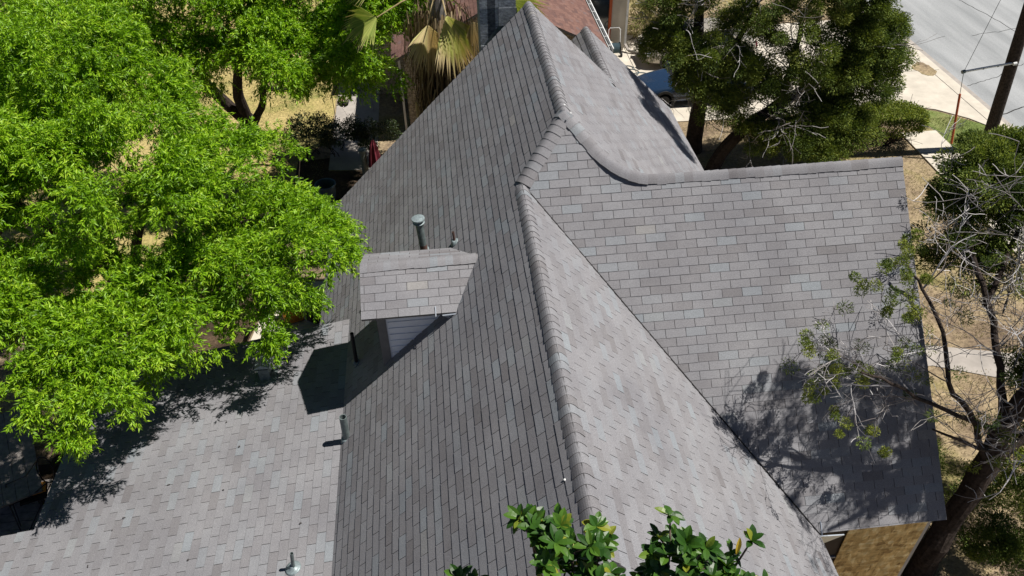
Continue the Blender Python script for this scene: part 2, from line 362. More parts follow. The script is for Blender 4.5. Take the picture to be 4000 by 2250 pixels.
def cap_path(parent, path, ex=EX, name='ridge_cap', lift=.007, base=.010, seed=1, w=.155, crown=.036, mat='shingle'):
    """overlapping bent cap shingles; path = [(point, down-left, down-right)], exposed ends toward its start"""
    P = [(Vector(p), Vector(a).normalized(), Vector(c).normalized()) for p, a, c in path]
    ls = [0]
    for q0, q1 in zip(P[:-1], P[1:]): ls.append(ls[-1] + (q1[0] - q0[0]).length)
    L = ls[-1]
    def at(s_):
        s_ = min(max(s_, 0), L)
        for k in range(len(ls) - 1):
            if s_ <= ls[k + 1] + 1e-9:
                t = (s_ - ls[k]) / (ls[k + 1] - ls[k]); a, c = P[k], P[k + 1]; return tuple(a[m].lerp(c[m], t) for m in range(3))
    rd = random.Random(seed); b = MB(); n = int(L / ex + .5); NS = 10; mi = []
    for i in range(n):
        tone = min(1, max(0, rd.gauss(.42, .17))); w1 = w * rd.uniform(.94, 1.05); w2 = w * rd.uniform(.94, 1.05); vs = []; low = []
        for s_, h in ((L * i / n, lift + base + rd.uniform(0, .006)), (L * (i + 1) / n + .01, base)):
            c, dl, dr = at(s_); dl = dl.normalized(); dr = dr.normalized(); UP = -(dl + dr); UP = UP.normalized() if UP.length > .05 else Vector((0, 0, 1))
            dl2 = dl; dr2 = dr; nl = (UP - dl * UP.dot(dl)).normalized(); nr = (UP - dr * UP.dot(dr)).normalized()
            flat = 1 - abs(dl.dot(-UP)); P1 = c + UP * (h + crown * (1 - flat) / .3 * .65); P0 = c + dl * w1 + nl * h * .8; P2 = c + dr * w2 + nr * h * .8
            Pa = P0.lerp(P1, .82); Pb = P2.lerp(P1, .82)
            row = [P0 * (1 - t) ** 3 + Pa * 3 * t * (1 - t) ** 2 + Pb * 3 * t * t * (1 - t) + P2 * t ** 3 for t in [k / NS for k in range(NS + 1)]]
            vs.append(row); low.append([row[0] - nl * (h + .008)] + [q - UP * (h + .012) for q in row[1:-1]] + [row[-1] - nr * (h + .008)])
        k = NS + 1; allv = vs[0] + vs[1] + low[0] + [low[1][0], low[1][-1]]
        fs = [(q, q + 1, k + q + 1, k + q) for q in range(NS)] + [(2 * k + q, 2 * k + q + 1, q + 1, q) for q in range(NS)] + [(0, k, 3 * k, 2 * k), (NS, 3 * k - 1, 3 * k + 1, 2 * k - 1)]
        b.add(allv, fs, tone); mi += [0] * NS + [1] * (NS + 2)
    ob = b.build(name, mat, parent, fix=False); ob.data.materials.append(M['edge']); ob.data.polygons.foreach_set('material_index', mi)
    return ob
def ridge_caps(parent, A, B, dl, dr, seed=1, **k): return cap_path(parent, [(A, dl, dr), (B, dl, dr)], seed=seed, **k)
house = empty('house', (2, 10, 0), label='large house under steep grey shingle roofs with crossing gables and a small dormer', cat='house')
# ridge and eave geometry, all pitches 45 degrees
Lz = lambda x: x + 6.103
Rz = lambda y: y - 3.486
Nz = lambda x: 8.542 - x
Sz = lambda x: 10.161 - x
X1, X2, Y1, Y2 = 1.22, 2.029, 10.809, 11.618
YC = 10.786; ZC = 7.30; X3 = 2.861; XR = 7.634; YE = 6.556; XV = 5.472; YN = 3.95; YF = 16.45
def pL(x, y): return (x, y, Lz(x))
def pR(x, y): return (x, y, Rz(y))
def pN(x, y): return (x, y, Nz(x))
def pS(x, y): return (x, y, Sz(x))
s2 = math.sqrt(.5)
shingle_plane(house, pL(-2.8, 0), (0, -1, 0), (1, 0, 1), [[pL(-2.05, YN), pL(X1, YN), pL(X1, Y1), pL(-2.05, Y1)],
              [pL(-2.05, Y1), pL(X1, Y1), pL(1.911, 11.5), pL(-2.05, 11.5)],
              [pL(-2.8, 11.5), pL(1.911, 11.5), pL(X2, Y2), pL(X2, YF), pL(-2.8, YF)]], phase=.05)
shingle_plane(house, pR(0, YE), (1, 0, 0), (0, 1, 1), [[pR(X1, Y1), pR(X2, Y2), pR(X2, Y1 - X2 + X1)], [pR(X2, Y2), pR(X3, YC), pR(X3, Y1 - X3 + X1), pR(X2, Y1 - X2 + X1)], [pR(X3, YC), pR(XR, YC), pR(XR, YE), pR(XV, YE), pR(X3, Y1 - X3 + X1)]], phase=.16, vph=.03)
shingle_plane(house, pN(XV, 0), (0, 1, 0), (-1, 0, 1), [[pN(X1, YN), pN(XV + .03, YN), pN(XV + .03, YE - .03), pN(X1, Y1)]], phase=.11)
shingle_plane(house, pS(6.3, 0), (0, 1, 0), (-1, 0, 1), [[pS(X2, Y2), pS(X3, YC), pS(X3, YF), pS(X2, YF)], [pS(X3, YC), pS(3.84, 11.765), pS(3.84, YF), pS(X3, YF)],
              [pS(3.84, 11.765), pS(6.3, 14.225), pS(6.3, 19.3), pS(3.84, 19.3)]], phase=.21)
lz3 = lambda x: 6.321 - (3.84 - x)
shingle_plane(house, (2.0, 0, lz3(2.0)), (0, -1, 0), (1, 0, 1), [[(2.0, YF, lz3(2.0)), (3.84, YF, lz3(3.84)), (3.84, 19.3, lz3(3.84)), (2.0, 19.3, lz3(2.0))]], phase=.02)
bz = lambda y: ZC - (y - YC)
shingle_plane(house, (0, 15.0, bz(15.0)), (-1, 0, 0), (0, -1, 1), [[(X3, YC, ZC), (XR, YC, ZC), (XR, 15.0, bz(15.0)), (X3 + 4.214, 15.0, bz(15.0))]], phase=.3)
GS = .18
Gz = lambda x: 4.053 + GS * (x + 2.05)
def pG(x, y): return (x, y, Gz(x))
shingle_plane(house, pG(-7.1, 0), (0, -1, 0), (1, 0, GS), [[pG(-7.1, 8.05), pG(-2.03, 8.05), pG(-2.03, 11.5), pG(-7.1, 11.5)], [pG(-9.6, YN), pG(-2.03, YN), pG(-2.03, 8.05), pG(-9.6, 8.05)]], phase=.13)
ridge_caps(house, (X1, YN, Nz(X1)), (X1, Y1 - .05, Nz(X1)), (-1, 0, -1), (1, 0, -1), seed=3)
ridge_caps(house, (X2, Y2 + .02, Sz(X2)), (X2, YF, Sz(X2)), (-1, 0, -1), (1, 0, -1), seed=4)
h1 = Vector((X2 - X1, Y2 - Y1, .81)).normalized()
dlL = Vector((-1, 0, -1)); dlL = (dlL - h1 * dlL.dot(h1)); drR = Vector((0, -1, -1)); drR = drR - h1 * drR.dot(h1)
ridge_caps(house, (X1, Y1, Lz(X1)), (X2, Y2, Lz(X2)), dlL, drR, seed=5, base=.02, w=.16, crown=.03)
h2 = Vector((X2 - X3, Y2 - YC, .83)).normalized()
dS = Vector((1, 0, -1)); dS = dS - h2 * dS.dot(h2); dR2 = Vector((0, -1, -1)); dR2 = dR2 - h2 * dR2.dot(h2)
P3_ = Vector((X3, YC, ZC)); P2_ = Vector((X2, Y2, Lz(X2))); BS = Vector((0, 1, -1)); FR = Vector((0, -1, -1)); pth = [((XR, YC, ZC), BS, FR)]
Q0 = P3_ + Vector((.55, 0, 0)); Q2 = P3_.lerp(P2_, .42)
for t in [k / 8 for k in range(9)]:
    pos = Q0 * (1 - t) ** 2 + P3_ * 2 * t * (1 - t) + Q2 * t * t; pos = pos + Vector((0, -.03, .035)) * math.sin(math.pi * t)
    pth.append((pos, BS.normalized().lerp(dS.normalized(), t) + Vector((0, 0, .25)) * math.sin(math.pi * t), FR.normalized().lerp(dR2.normalized(), t)))
pth.append((P2_ + Vector((0, 0, .01)), dS, dR2))
cap_path(house, pth, seed=7, lift=.008, base=.018, w=.155, ex=.15, crown=.034)
ridge_caps(house, (3.84, YF - .35, lz3(3.84)), (3.84, 19.3, lz3(3.84)), (-1, 0, -1), (1, 0, -1), seed=8)
# closed valley seams (dark cut edges) and the pale metal kick at the eave corner
b = MB(); b.tube([(X1 + .05, Y1 - .07, Nz(X1 + .05) + .012), (XV + .03, YE - .03, 3.07)], .011, 5); b.build('valley_seam', 'under', house)
b = MB(); b.prism([(5.44, 6.50, 3.065), (5.9, 6.50, 3.03), (5.62, 6.50, 2.86), (5.50, 6.50, 2.80)], (0, .02, 0)); b.build('eave_flashing', 'flash', house)
b = MB(); b.box((5.53, 6.60, 3.135), (.012, .22, .012), tilt=Matrix.Rotation(R_(45), 3, 'X')); b.build('flashing_edge', 'flash', house)
b = MB(); b.tube([(1.3, 3.99, 7.36), (1.42, 3.95, 7.27)], .03, 8); b.build('ridge_end', 'under', house)
# nail-head sealant dabs on the hip
for c in ((2.03, 11.66, 8.215), (2.1, 11.46, 8.165), (1.03, 5.15, 7.15), (1.0, 4.1, 7.13)):
    b = MB(); b.lathe(c, [(.014, 0), (.015, .006), (.009, .012), (.002, .014)], 9); b.build('sealant_spot', 'white', house)
# walls
b = MB()
b.prism([(-2.0, 4.25, 0), (5.1, 4.25, 0), (5.1, 4.25, 3.25), (X1, 4.25, 7.12), (-2.0, 4.25, 3.9)], (0, 6.4, 0))
b.prism([(-2.45, 11.95, 0), (5.85, 11.95, 0), (5.85, 11.95, 4.1), (X2, 11.95, 7.92), (-2.45, 11.95, 3.45)], (0, 4.25, 0))
b.prism([(2.3, 16.2, 0), (5.85, 16.2, 0), (5.85, 16.2, 4.1), (3.84, 16.2, 6.1), (2.3, 16.2, 4.55)], (0, 2.8, 0))
b.prism([(4.0, 6.73, 0), (4.0, 14.6, 0), (4.0, 14.6, 3.3), (4.0, YC, 7.1), (4.0, 6.73, 3.08)], (3.46, 0, 0))
b.prism([(-6.8, 4.25, 0), (-2.1, 4.25, 0), (-2.1, 4.25, 3.85), (-6.8, 4.25, 3.0)], (0, 6.95, 0)); b.prism([(-9.3, 4.25, 0), (-6.82, 4.25, 0), (-6.82, 4.25, 2.95), (-9.3, 4.25, 2.55)], (0, 3.5, 0))
b.build('wall', 'siding_dark', house)
# boarded opening on the gable wing with trim
b = MB(); b.box((6.79, 6.70, 1.55), (1.36, .02, 2.98)); o = b.build('boarded_window', 'osb', house)
for z in (1.0, 2.0):
    b = MB(); b.box((5.6, 6.71, z), (1.0, .03, .03)); b.build('siding_seam', 'trim', house)
b = MB(); b.box((7.50, 6.72, 1.5), (.06, .06, 2.95)); b.build('corner_board', 'trim', house)
# dormer
dor = empty('dormer'); put(dor, house)
YD, ZD, XF = 10.02, 6.51, -1.47; sl_ = .50; YDe, YDf = 9.19, 10.78
def dn(x, y): return (x, y, ZD - (YD - y) * sl_)
def df(x, y): return (x, y, ZD - (y - YD) * sl_)
xr = ZD - 6.103; ze = dn(0, YDe)[2]; xe = ze - 6.103
shingle_plane(dor, dn(0, YDe), (1, 0, 0), (0, 1, sl_), [[dn(XF, YDe), dn(xe + .04, YDe), dn(xr, YD), dn(XF, YD)]], phase=.09, name='dormer_roof', slab=.05)
shingle_plane(dor, df(0, YDf), (-1, 0, 0), (0, -1, sl_), [[df(XF, YD), df(xr, YD), df(xe, YDf), df(XF, YDf)]], phase=.2, name='dormer_roof', slab=.05)
ridge_caps(dor, (xr + .1, YD, ZD + .02), (XF, YD, ZD), (0, -1, -sl_), (0, 1, -sl_), seed=12, w=.14, ex=.125, crown=.02)
def tri_wall(y, th, x0):
    zt = ze - .0 + .07
    b = MB(); b.prism([(x0, y, Lz(x0) - .02), (zt - 6.103, y, zt - .02), (x0, y, zt)], (0, th, 0)); return b
for y, th in ((9.42, .05), (10.50, .05)):
    tri_wall(y, th, -1.14).build('side_wall', 'siding_white', dor)
b = MB()
for k in range(9):
    z = 4.98 + k * .135; xs = z - 6.103 + .02
    if xs > -1.1 and z < 6.05: b.box(((-1.1 + xs) / 2, 9.412, z), (xs + 1.1, .012, .012))
    elif z < 6.05: pass
b.build('clapboard_line', 'siding_white', dor)
for y in (9.40, 10.47):
    b = MB(); b.prism([(-1.27, y, Lz(-1.27) - .03), (-1.13, y, Lz(-1.13) - .03), (-1.13, y, ze + .05), (-1.27, y, ze + .05)], (0, .09, 0)); b.build('corner_board', 'board', dor)
b = MB(); b.prism([(-1.25, 9.49, Lz(-1.27)), (-1.25, 10.47, Lz(-1.27)), (-1.25, 10.47, ze + .06), (-1.25, YD, ZD - .09), (-1.25, 9.49, ze + .06)], (.05, 0, 0)); b.build('front_wall', 'siding_white', dor)
b = MB(); b.box((-1.28, 9.98, 5.5), (.05, .6, .75)); b.build('window_frame', 'white', dor)
b = MB(); b.box((-1.31, 9.98, 5.5), (.02, .48, .63)); b.build('window_pane', 'glass', dor)
b = MB(); b.prism([(-.22, 9.15, 6.075), (.0, 9.15, 6.085), (-.02, 9.22, 6.02), (-.12, 9.2, 5.97)], (.0, .015, .012)); b.build('eave_flashing', 'flash', dor)
b = MB(); b.box((-.32, 9.21, 6.125), (.014, .17, .01), tilt=Matrix.Rotation(math.atan(sl_), 3, 'X')); b.build('flashing_edge', 'flash', dor)
# chimney
b = MB(); rd = random.Random(5); cx0, cx1, cy0, cy1 = 1.0, 1.78, 16.62, 17.5; z = 0
while z < 10.2:
    h = rd.uniform(.28, .42); x = cx0
    while x < cx1 - .03:
        wd = min(rd.uniform(.3, .52), cx1 - x);
        if cx1 - x - wd < .15: wd = cx1 - x
        j = rd.uniform(0, .03); b.box((x + wd / 2, (cy0 + cy1) / 2 - j, z + h / 2), (wd - .006, cy1 - cy0, h - .006)); x += wd
    z += h
ch = b.build('chimney', 'stone', house)
b = MB(); b.box(((cx0 + cx1) / 2, (cy0 + cy1) / 2, 5.1), (cx1 - cx0 - .05, cy1 - cy0 - .05, 10.1)); b.build('mortar_core', 'stone', ch)
b = MB(); b.box((1.39, 17.06, 10.3), (1.0, 1.1, .14)); b.build('chimney_cap', 'stone', ch)
b = MB(); b.prism([(1.0, 16.6, 6.95), (1.8, 16.6, 7.75), (1.8, 16.6, 7.95), (1.5, 16.6, 7.7), (1.0, 16.6, 7.08)], (0, .012, 0)); b.build('chimney_flashing', 'metal_dark', ch)
# vent pipes
def vent(base, top, r, mat, flash=.1, fmat='metal', cap=None, hollow=True, slope='L', rusty=None):
    b = MB(); base = Vector(base); top = Vector(top); ax = (top - base); base2 = base - ax.normalized() * .12; L = (top - base2).length
    prof = [(r, 0), (r, L), (r * .8, L), (r * .8, L - .1), (.001, L - .1)]
    b.lathe(base2, prof, 18, axis=ax); o = b.build('vent_pipe', mat, house, smooth=False)
    n = Vector((-1, 0, 1)).normalized() if slope == 'L' else Vector((-GS, 0, 1)).normalized()
    b = MB(); b.lathe(base, [(flash * 1.0, .004), (flash * 1.02, .014), (flash * .8, .02), (r * 1.35, .055), (r * 1.25, .075), (r * .9, .08)], 20, axis=n); b.build('pipe_flashing', fmat, o, smooth=True)
    if cap:
        b = MB(); b.lathe(top - ax.normalized() * .1, [(r * .99, 0), (cap * .92, .035), (cap * .92, .04), (r * .95, .06)], 20, axis=ax)
        b.lathe(top, [(cap, -.0), (cap * 1.03, .012), (cap, .03), (cap * .5, .045), (.002, .05)], 22, axis=ax); b.build('vent_cap', 'metal', o, smooth=False)
    if rusty:
        b = MB(); b.lathe(base, [(r * 1.01, 0), (r * 1.01, rusty), (r, rusty)], 18, axis=ax); b.build('rust_band', 'rust', o)
    return o
vent((-.48, 11.35, 5.63), (-.53, 11.35, 6.37), .066, 'metal_dark', .13, cap=.115, rusty=.2)
vent((.07, 10.86, 6.18), (.05, 10.86, 6.41), .021, 'rust', .085)
vent((-1.83, 10.06, 4.28), (-1.81, 10.06, 5.02), .032, 'black', .08, 'metal_dark')
vent((-1.95, 8.51, 4.09), (-1.93, 8.51, 4.67), .060, 'metal_dark', .10, 'metal', slope='G')
vent((-2.63, 6.37, 3.95), (-2.58, 6.37, 4.34), .026, 'metal_dark', .115, 'metal', slope='G')
b = MB(); b.box((-3.55, 10.42, 3.88), (.19, .19, .34)); o = b.build('square_vent', 'metal_dark', house)
b = MB(); b.box((-3.55, 10.42, 4.12), (.26, .26, .02)); b.prism([(-3.68, 10.29, 4.13), (-3.42, 10.29, 4.13), (-3.55, 10.29, 4.2)], (0, .26, 0)); b.build('vent_cap', 'metal', o)
b = MB(); b.box((-3.55, 10.42, 3.80), (.42, .42, .012), tilt=Matrix.Rotation(-math.atan(GS), 3, 'Y')); b.build('vent_flashing', 'metal_dark', o)
b = MB(); rd = random.Random(9)
for i in range(14):
    x = rd.uniform(-6, -2.3); y = rd.uniform(5, 10); b.box((x, y, Gz(x) + .02), (rd.uniform(.02, .05), rd.uniform(.01, .03), .01), rd.uniform(0, 3))
b.build('fallen_twigs', 'wood_dark', label='small dark twigs scattered on the pale low roof', cat='debris', kind='stuff')

# ------------------------------------------------------------------ branches and foliage
def grow(b, p, d, L, r, depth, rd, droop=0, spread=.7, kids=3, tone=None, ends=None, sides=5, kink=.35, shrink=.62, minr=.003):
    """recursive crooked branch; returns tip points"""
    p = Vector(p); d = Vector(d).normalized(); n = max(3, int(L / .18)) if depth > 0 else 4; pts = [p.copy()]; rads = [r]
    for i in range(n):
        d = (d + Vector((rd.gauss(0, kink), rd.gauss(0, kink), rd.gauss(0, kink) - droop)) * .45).normalized()
        p = p + d * L / n; pts.append(p.copy()); rads.append(max(minr, r * (1 - .55 * (i + 1) / n)))
    tn = tone if tone is not None else rd.random()
    b.tube(pts, rads, sides if r > .02 else 3, tn, caps=False)
    if ends is not None and depth <= 1: ends.append((p.copy(), d.copy()))
    if depth > 0:
        for k in range(kids):
            i = rd.randint(max(1, n // 3), n); q = pts[i]
            dd = (d + Vector((rd.gauss(0, spread), rd.gauss(0, spread), rd.gauss(0, spread)))).normalized()
            grow(b, q, dd, L * rd.uniform(.45, .8), max(minr, rads[i] * shrink), depth - 1, rd, droop, spread, kids, tn if rd.random() < .6 else None, ends, sides, kink, shrink, minr)
def limb(b, pts, r0, r1, sides=10, tone=.5, sub=3, wob=.06, jit=.04):
    """thick limb through given points (Catmull-Rom)"""
    P = [Vector(p) for p in pts]; P = [P[0] * 2 - P[1]] + P + [P[-1] * 2 - P[-2]]; out = []
    for i in range(1, len(P) - 2):
        for k in range(sub):
            t = k / sub; a, b_, c, d = P[i - 1], P[i], P[i + 1], P[i + 2]
            out.append(.5 * ((2 * b_) + (c - a) * t + (2 * a - 5 * b_ + 4 * c - d) * t * t + (3 * b_ - a - 3 * c + d) * t ** 3) + Vector((random.uniform(-jit, jit), random.uniform(-jit, jit), 0)) * (1 if k else 0))
    out.append(P[-2]); n = len(out)
    b.tube(out, [r0 + (r1 - r0) * i / (n - 1) for i in range(n)], sides, tone, wob=wob); return out
def lobe_points(lobes, rg, inner=.25):
    """clump centres over the shells of ellipsoid lobes: returns centres and outward normals"""
    P = []; Nn = []
    for cx_, cy_, cz_, rx, ry, rz, n in lobes:
        d = norm(rg.normal(0, 1, (n, 3))); d[:, 2] = np.where(d[:, 2] < -.35, -d[:, 2], d[:, 2])
        s = np.where(rg.uniform(0, 1, n) < inner, rg.uniform(.3, .75, n), rg.uniform(.78, 1.08, n))[:, None]
        P.append(np.array([cx_, cy_, cz_]) + d * s * np.array([rx, ry, rz])); Nn.append(norm(d / np.array([rx, ry, rz])))
    return np.concatenate(P), np.concatenate(Nn)
def mound_points(lobes, rg, rm=.42, per=11):
    """lobes carry smaller mounds, mounds carry clumps, so gaps and shade show between them"""
    P = []; Nn = []
    for cx_, cy_, cz_, rx, ry, rz, n in lobes:
        m = max(6, int(n / 2.4)); d = norm(rg.normal(0, 1, (m, 3))); d[:, 2] = np.where(d[:, 2] < -.3, -d[:, 2], d[:, 2])
        c = np.array([cx_, cy_, cz_]) + d * rg.uniform(.7, 1.05, m)[:, None] * np.array([rx, ry, rz])
        for q, dd in zip(c, d):
            e = norm(rg.normal(0, 1, (per, 3)) + dd * .5 + np.array([0, 0, .35])); r = rm * rg.uniform(.75, 1.3)
            P.append(q + e * np.array([r, r, r * .62])); Nn.append(norm(e + dd * .5))
    return np.concatenate(P), np.concatenate(Nn)
def leaf_clumps(P, Nn, rg, twigs=14, per=13, tl=.42, ll=.115, lw=.024, droop=.45, tone_sd=.25, ang=.8, flat=.6):
    """leafy shoots radiating from every clump centre; droop makes them hang at the rim"""
    m = len(P); ct = rg.normal(.5, .17, m)
    T = m * twigs; ci = np.repeat(np.arange(m), twigs)
    d = norm(Nn[ci] * .75 + norm(rg.normal(0, 1, (T, 3))) * np.array([1, 1, flat])); d[:, 2] -= droop * .35
    d = norm(d); start = P[ci] + rg.normal(0, tl * .28, (T, 3)); L = tl * rg.uniform(.55, 1.15, T)
    K = T * per; ti = np.repeat(np.arange(T), per); s = rg.uniform(.1, 1, K)
    pos = start[ti] + d[ti] * (L[ti] * s)[:, None]; pos[:, 2] -= droop * (s ** 2) * L[ti] * .6
    dd = d[ti].copy(); dd[:, 2] -= droop * s * .9
    side = norm(rg.normal(0, 1, (K, 3))); ld = norm(norm(dd) * .9 + side * ang)
    ld[:, 2] -= .18
    tone = np.clip(ct[ci][ti] + rg.normal(0, tone_sd, K) + .22 * (s - .5), 0, 1)
    return leaves(pos, ld, ll, lw, rg, tone=tone)
def tuft_clumps(P, Nn, rg, per=150, rad=.3, ll=.075, lw=.022, tone_sd=.16):
    m = len(P); ct = rg.normal(.42, .2, m); K = m * per; ci = np.repeat(np.arange(m), per)
    o = norm(rg.normal(0, 1, (K, 3))); rr = rad * rg.uniform(.2, 1, K) ** .6 * np.repeat(rg.uniform(.7, 1.25, m), per)
    pos = P[ci] + o * rr[:, None] * np.array([1, 1, .8]); ld = norm(o + Nn[ci] * .6 + rg.normal(0, .5, (K, 3)))
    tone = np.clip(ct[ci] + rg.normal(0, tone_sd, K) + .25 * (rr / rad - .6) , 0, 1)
    return leaves(pos, ld, ll, lw, rg, roll=1.5, tone=tone)

# --- near tree with bright narrow leaves, over the low roof
rg = np.random.default_rng(21); rd = random.Random(21)
GT, GJ = 'leafy trees of the back garden', 'junipers of the front and side yard'
t1 = empty('leafy_tree', (-6.9, 13.4, 0), label='nearest bright green narrow-leaved tree, its crown hanging over the low roof edge', cat='tree', group=GT)
lobes1 = [(-3.0, 11.6, 5.65, 1.05, 1.0, .8, 30), (-4.3, 10.8, 5.35, 1.3, 1.15, .85, 34), (-5.9, 9.7, 5.15, 1.25, 1.1, .8, 34), (-7.4, 9.6, 5.3, 1.2, 1.2, .9, 30),
          (-4.0, 12.6, 6.5, 1.2, 1.1, .9, 32), (-5.4, 12.1, 7.0, 1.6, 1.5, 1.1, 42), (-7.5, 11.8, 7.0, 1.6, 1.5, 1.1, 42), (-5.9, 13.9, 7.3, 1.3, 1.1, .9, 34),
          (-6.9, 14.2, 8.0, 1.6, 1.5, 1.1, 40), (-9.0, 14.0, 7.7, 1.6, 1.6, 1.2, 40), (-9.3, 11.7, 6.6, 1.5, 1.4, 1.1, 34), (-3.6, 13.3, 5.3, .8, .8, .7, 16), (-8.8, 9.9, 5.9, 1.2, 1.2, 1.0, 26),
          (-5.1, 10.3, 5.0, .8, .7, .5, 12), (-6.7, 10.8, 5.5, 1.0, .9, .6, 16), (-3.8, 12.1, 5.0, .9, .8, .5, 12), (-5.4, 12.3, 5.9, 1.2, 1.0, .6, 20), (-7.6, 12.6, 6.2, 1.3, 1.2, .7, 22), (-9.8, 13.0, 6.0, 1.1, 1.1, .7, 18), (-7.6, 11.2, 5.6, 1.0, 1.0, .6, 18), (-10.3, 10.8, 5.6, 1.0, 1.0, .7, 18), (-8.0, 13.6, 6.8, 1.2, 1.2, .8, 18), (-10.4, 12.6, 6.8, 1.2, 1.2, .9, 18)]
P, Nn = mound_points(lobes1, rg, .40, 10)
V, F, T = leaf_clumps(P, Nn, rg, twigs=14, per=16, ll=.098, lw=.022, tl=.28)
np_obj('crown', V, F, T, 'leaf', t1)
b = MB(); limb(b, [(-6.9, 13.4, -.1), (-6.8, 13.2, 1.5), (-6.5, 12.8, 3.2), (-6.3, 12.4, 4.4)], .34, .22)
for e, r in (((-4.0, 11.4, 5.5), .11), ((-7.6, 10.4, 5.4), .1), ((-5.8, 10.2, 5.1), .09), ((-3.2, 12.6, 5.9), .1), ((-8.8, 13.4, 7.0), .12), ((-5.2, 13.8, 6.8), .12), ((-6.8, 14.0, 7.4), .12)):
    mid = Vector((-6.3, 12.4, 4.4)).lerp(Vector(e), .5) + Vector((0, 0, .25)); limb(b, [(-6.3, 12.4, 4.3), mid, e], r, r * .35, 8)
    for k in range(4): grow(b, mid.lerp(Vector(e), rd.random()), (rd.gauss(0, 1), rd.gauss(0, 1), .1), 1.0, .03, 1, rd)
b.build('trunk', 'bark', t1)
# --- far tree of the same kind, over the lawn
t2 = empty('leafy_tree', (-6.6, 25.6, 0), label='farther bright green tree with dark forked limbs above the golden lawn', cat='tree', group=GT)
lobes2 = [(-2.5, 21.6, 5.0, .9, 1.0, 1.2, 22), (-3.6, 22, 6.2, 1.3, 1.3, 1.1, 30), (-5.2, 22.2, 6.6, 1.5, 1.4, .9, 32), (-7.3, 22, 6.6, 1.4, 1.4, 1.0, 30), (-9.4, 20.8, 6.0, 1.7, 1.5, 1.2, 36),
          (-11.6, 20, 5.6, 1.7, 1.6, 1.3, 36), (-9.6, 18.6, 5.6, 1.5, 1.3, 1.1, 32), (-11.9, 17.2, 5.4, 1.6, 1.4, 1.2, 32), (-4.3, 20.5, 5.5, 1.1, 1.0, .8, 20),
          (-9.9, 16.4, 5.7, 1.5, 1.2, 1.1, 28), (-10.2, 24.5, 6.6, 2.2, 2.0, 1.3, 36), (-13.6, 22.5, 6.0, 2.0, 2.0, 1.5, 34), (-12.6, 14.9, 5.6, 1.5, 1.3, 1.2, 26)]
lobes2 += [(-7.2, 22.2, 5.2, .9, .8, .6, 14), (-6.1, 21.8, 4.9, .6, .6, .5, 9), (-8.2, 22.8, 6.2, .9, .9, .6, 16), (-7.9, 17.2, 6.0, 1.0, .9, .7, 16), (.1, 22.6, 7.3, .9, 1.0, .45, 24), (1.0, 23.8, 7.7, .9, .9, .45, 22), (0, 24.8, 7.1, .8, .8, .45, 18), (-.6, 22.8, 6.3, .6, .8, .4, 12), (.6, 21.6, 7.9, .7, .6, .4, 12), (-3.9, 21.4, 5.3, 1.0, .9, .8, 26), (-5.0, 21.8, 5.8, 1.0, .9, .8, 24), (-8.4, 21.8, 5.7, 1.0, 1.0, .8, 22), (-2.9, 21.0, 4.3, .7, .7, .7, 14), (-9.0, 19.4, 5.0, 1.2, 1.0, .8, 20), (-1.75, 22.8, 5.5, .7, .8, 1.0, 16), (-2.4, 24.0, 4.4, .8, .7, .9, 14), (-1.5, 20.8, 6.3, .7, .7, .8, 14), (-2.0, 19.6, 5.2, .5, .5, .9, 10), (-1.1, 24.4, 4.7, .6, .6, .7, 12), (-8.6, 17.0, 6.2, 1.3, 1.1, .9, 22)]  # the high right-hand lobes are out of view, added to shade the ground
P, Nn = mound_points(lobes2, rg, .48, 10)
V, F, T = leaf_clumps(P, Nn, rg, twigs=13, per=14, ll=.115, lw=.030, tl=.36, droop=.5)
np_obj('crown', V, F, T, 'leaf', t2)
b = MB(); trunk = limb(b, [(-6.6, 25.6, -.1), (-6.55, 25.2, .8), (-6.5, 24.9, 1.5)], .3, .27)
limb(b, [(-6.5, 24.9, 1.4), (-6.9, 24.4, 2.3), (-7.3, 24.0, 3.4), (-7.4, 23.6, 4.6), (-8.4, 22.6, 5.6)], .22, .1)
limb(b, [(-6.5, 24.9, 1.4), (-6.4, 24.2, 2.6), (-6.1, 23.6, 3.6), (-5.6, 22.8, 4.9), (-5.0, 22.2, 5.8)], .2, .08)
limb(b, [(-6.55, 25.3, .9), (-5.9, 24.7, 1.9), (-5.5, 24.0, 3.0), (-4.6, 23, 4.6), (-3.2, 22.2, 5.4)], .14, .06)
limb(b, [(-5.55, 24.1, 2.9), (-5.2, 24.0, 2.9), (-4.9, 24.2, 2.75), (-4.4, 24.1, 2.9), (-3.95, 24.0, 2.95)], .09, .055, 8)
limb(b, [(-4.6, 23, 4.7), (-2.6, 22.8, 6.2), (-.6, 23.0, 7.0), (.8, 23.4, 7.6)], .08, .03); limb(b, [(-7.3, 24, 3.4), (-9, 22.4, 4.6), (-11, 20.6, 5)], .12, .05)  # first limb added to carry the out-of-view shading lobes
for q in ((-2.7, 21.8, 5.0), (-3.4, 21.9, 5.4), (-5.0, 22.2, 5.8), (-8.4, 22.6, 5.6)):
    for k in range(8): grow(b, q, (rd.gauss(0, .6), rd.gauss(0, .6), -.7), 1.3, .022, 1, rd, droop=.25)
b.build('trunk', 'bark_dark', t2)

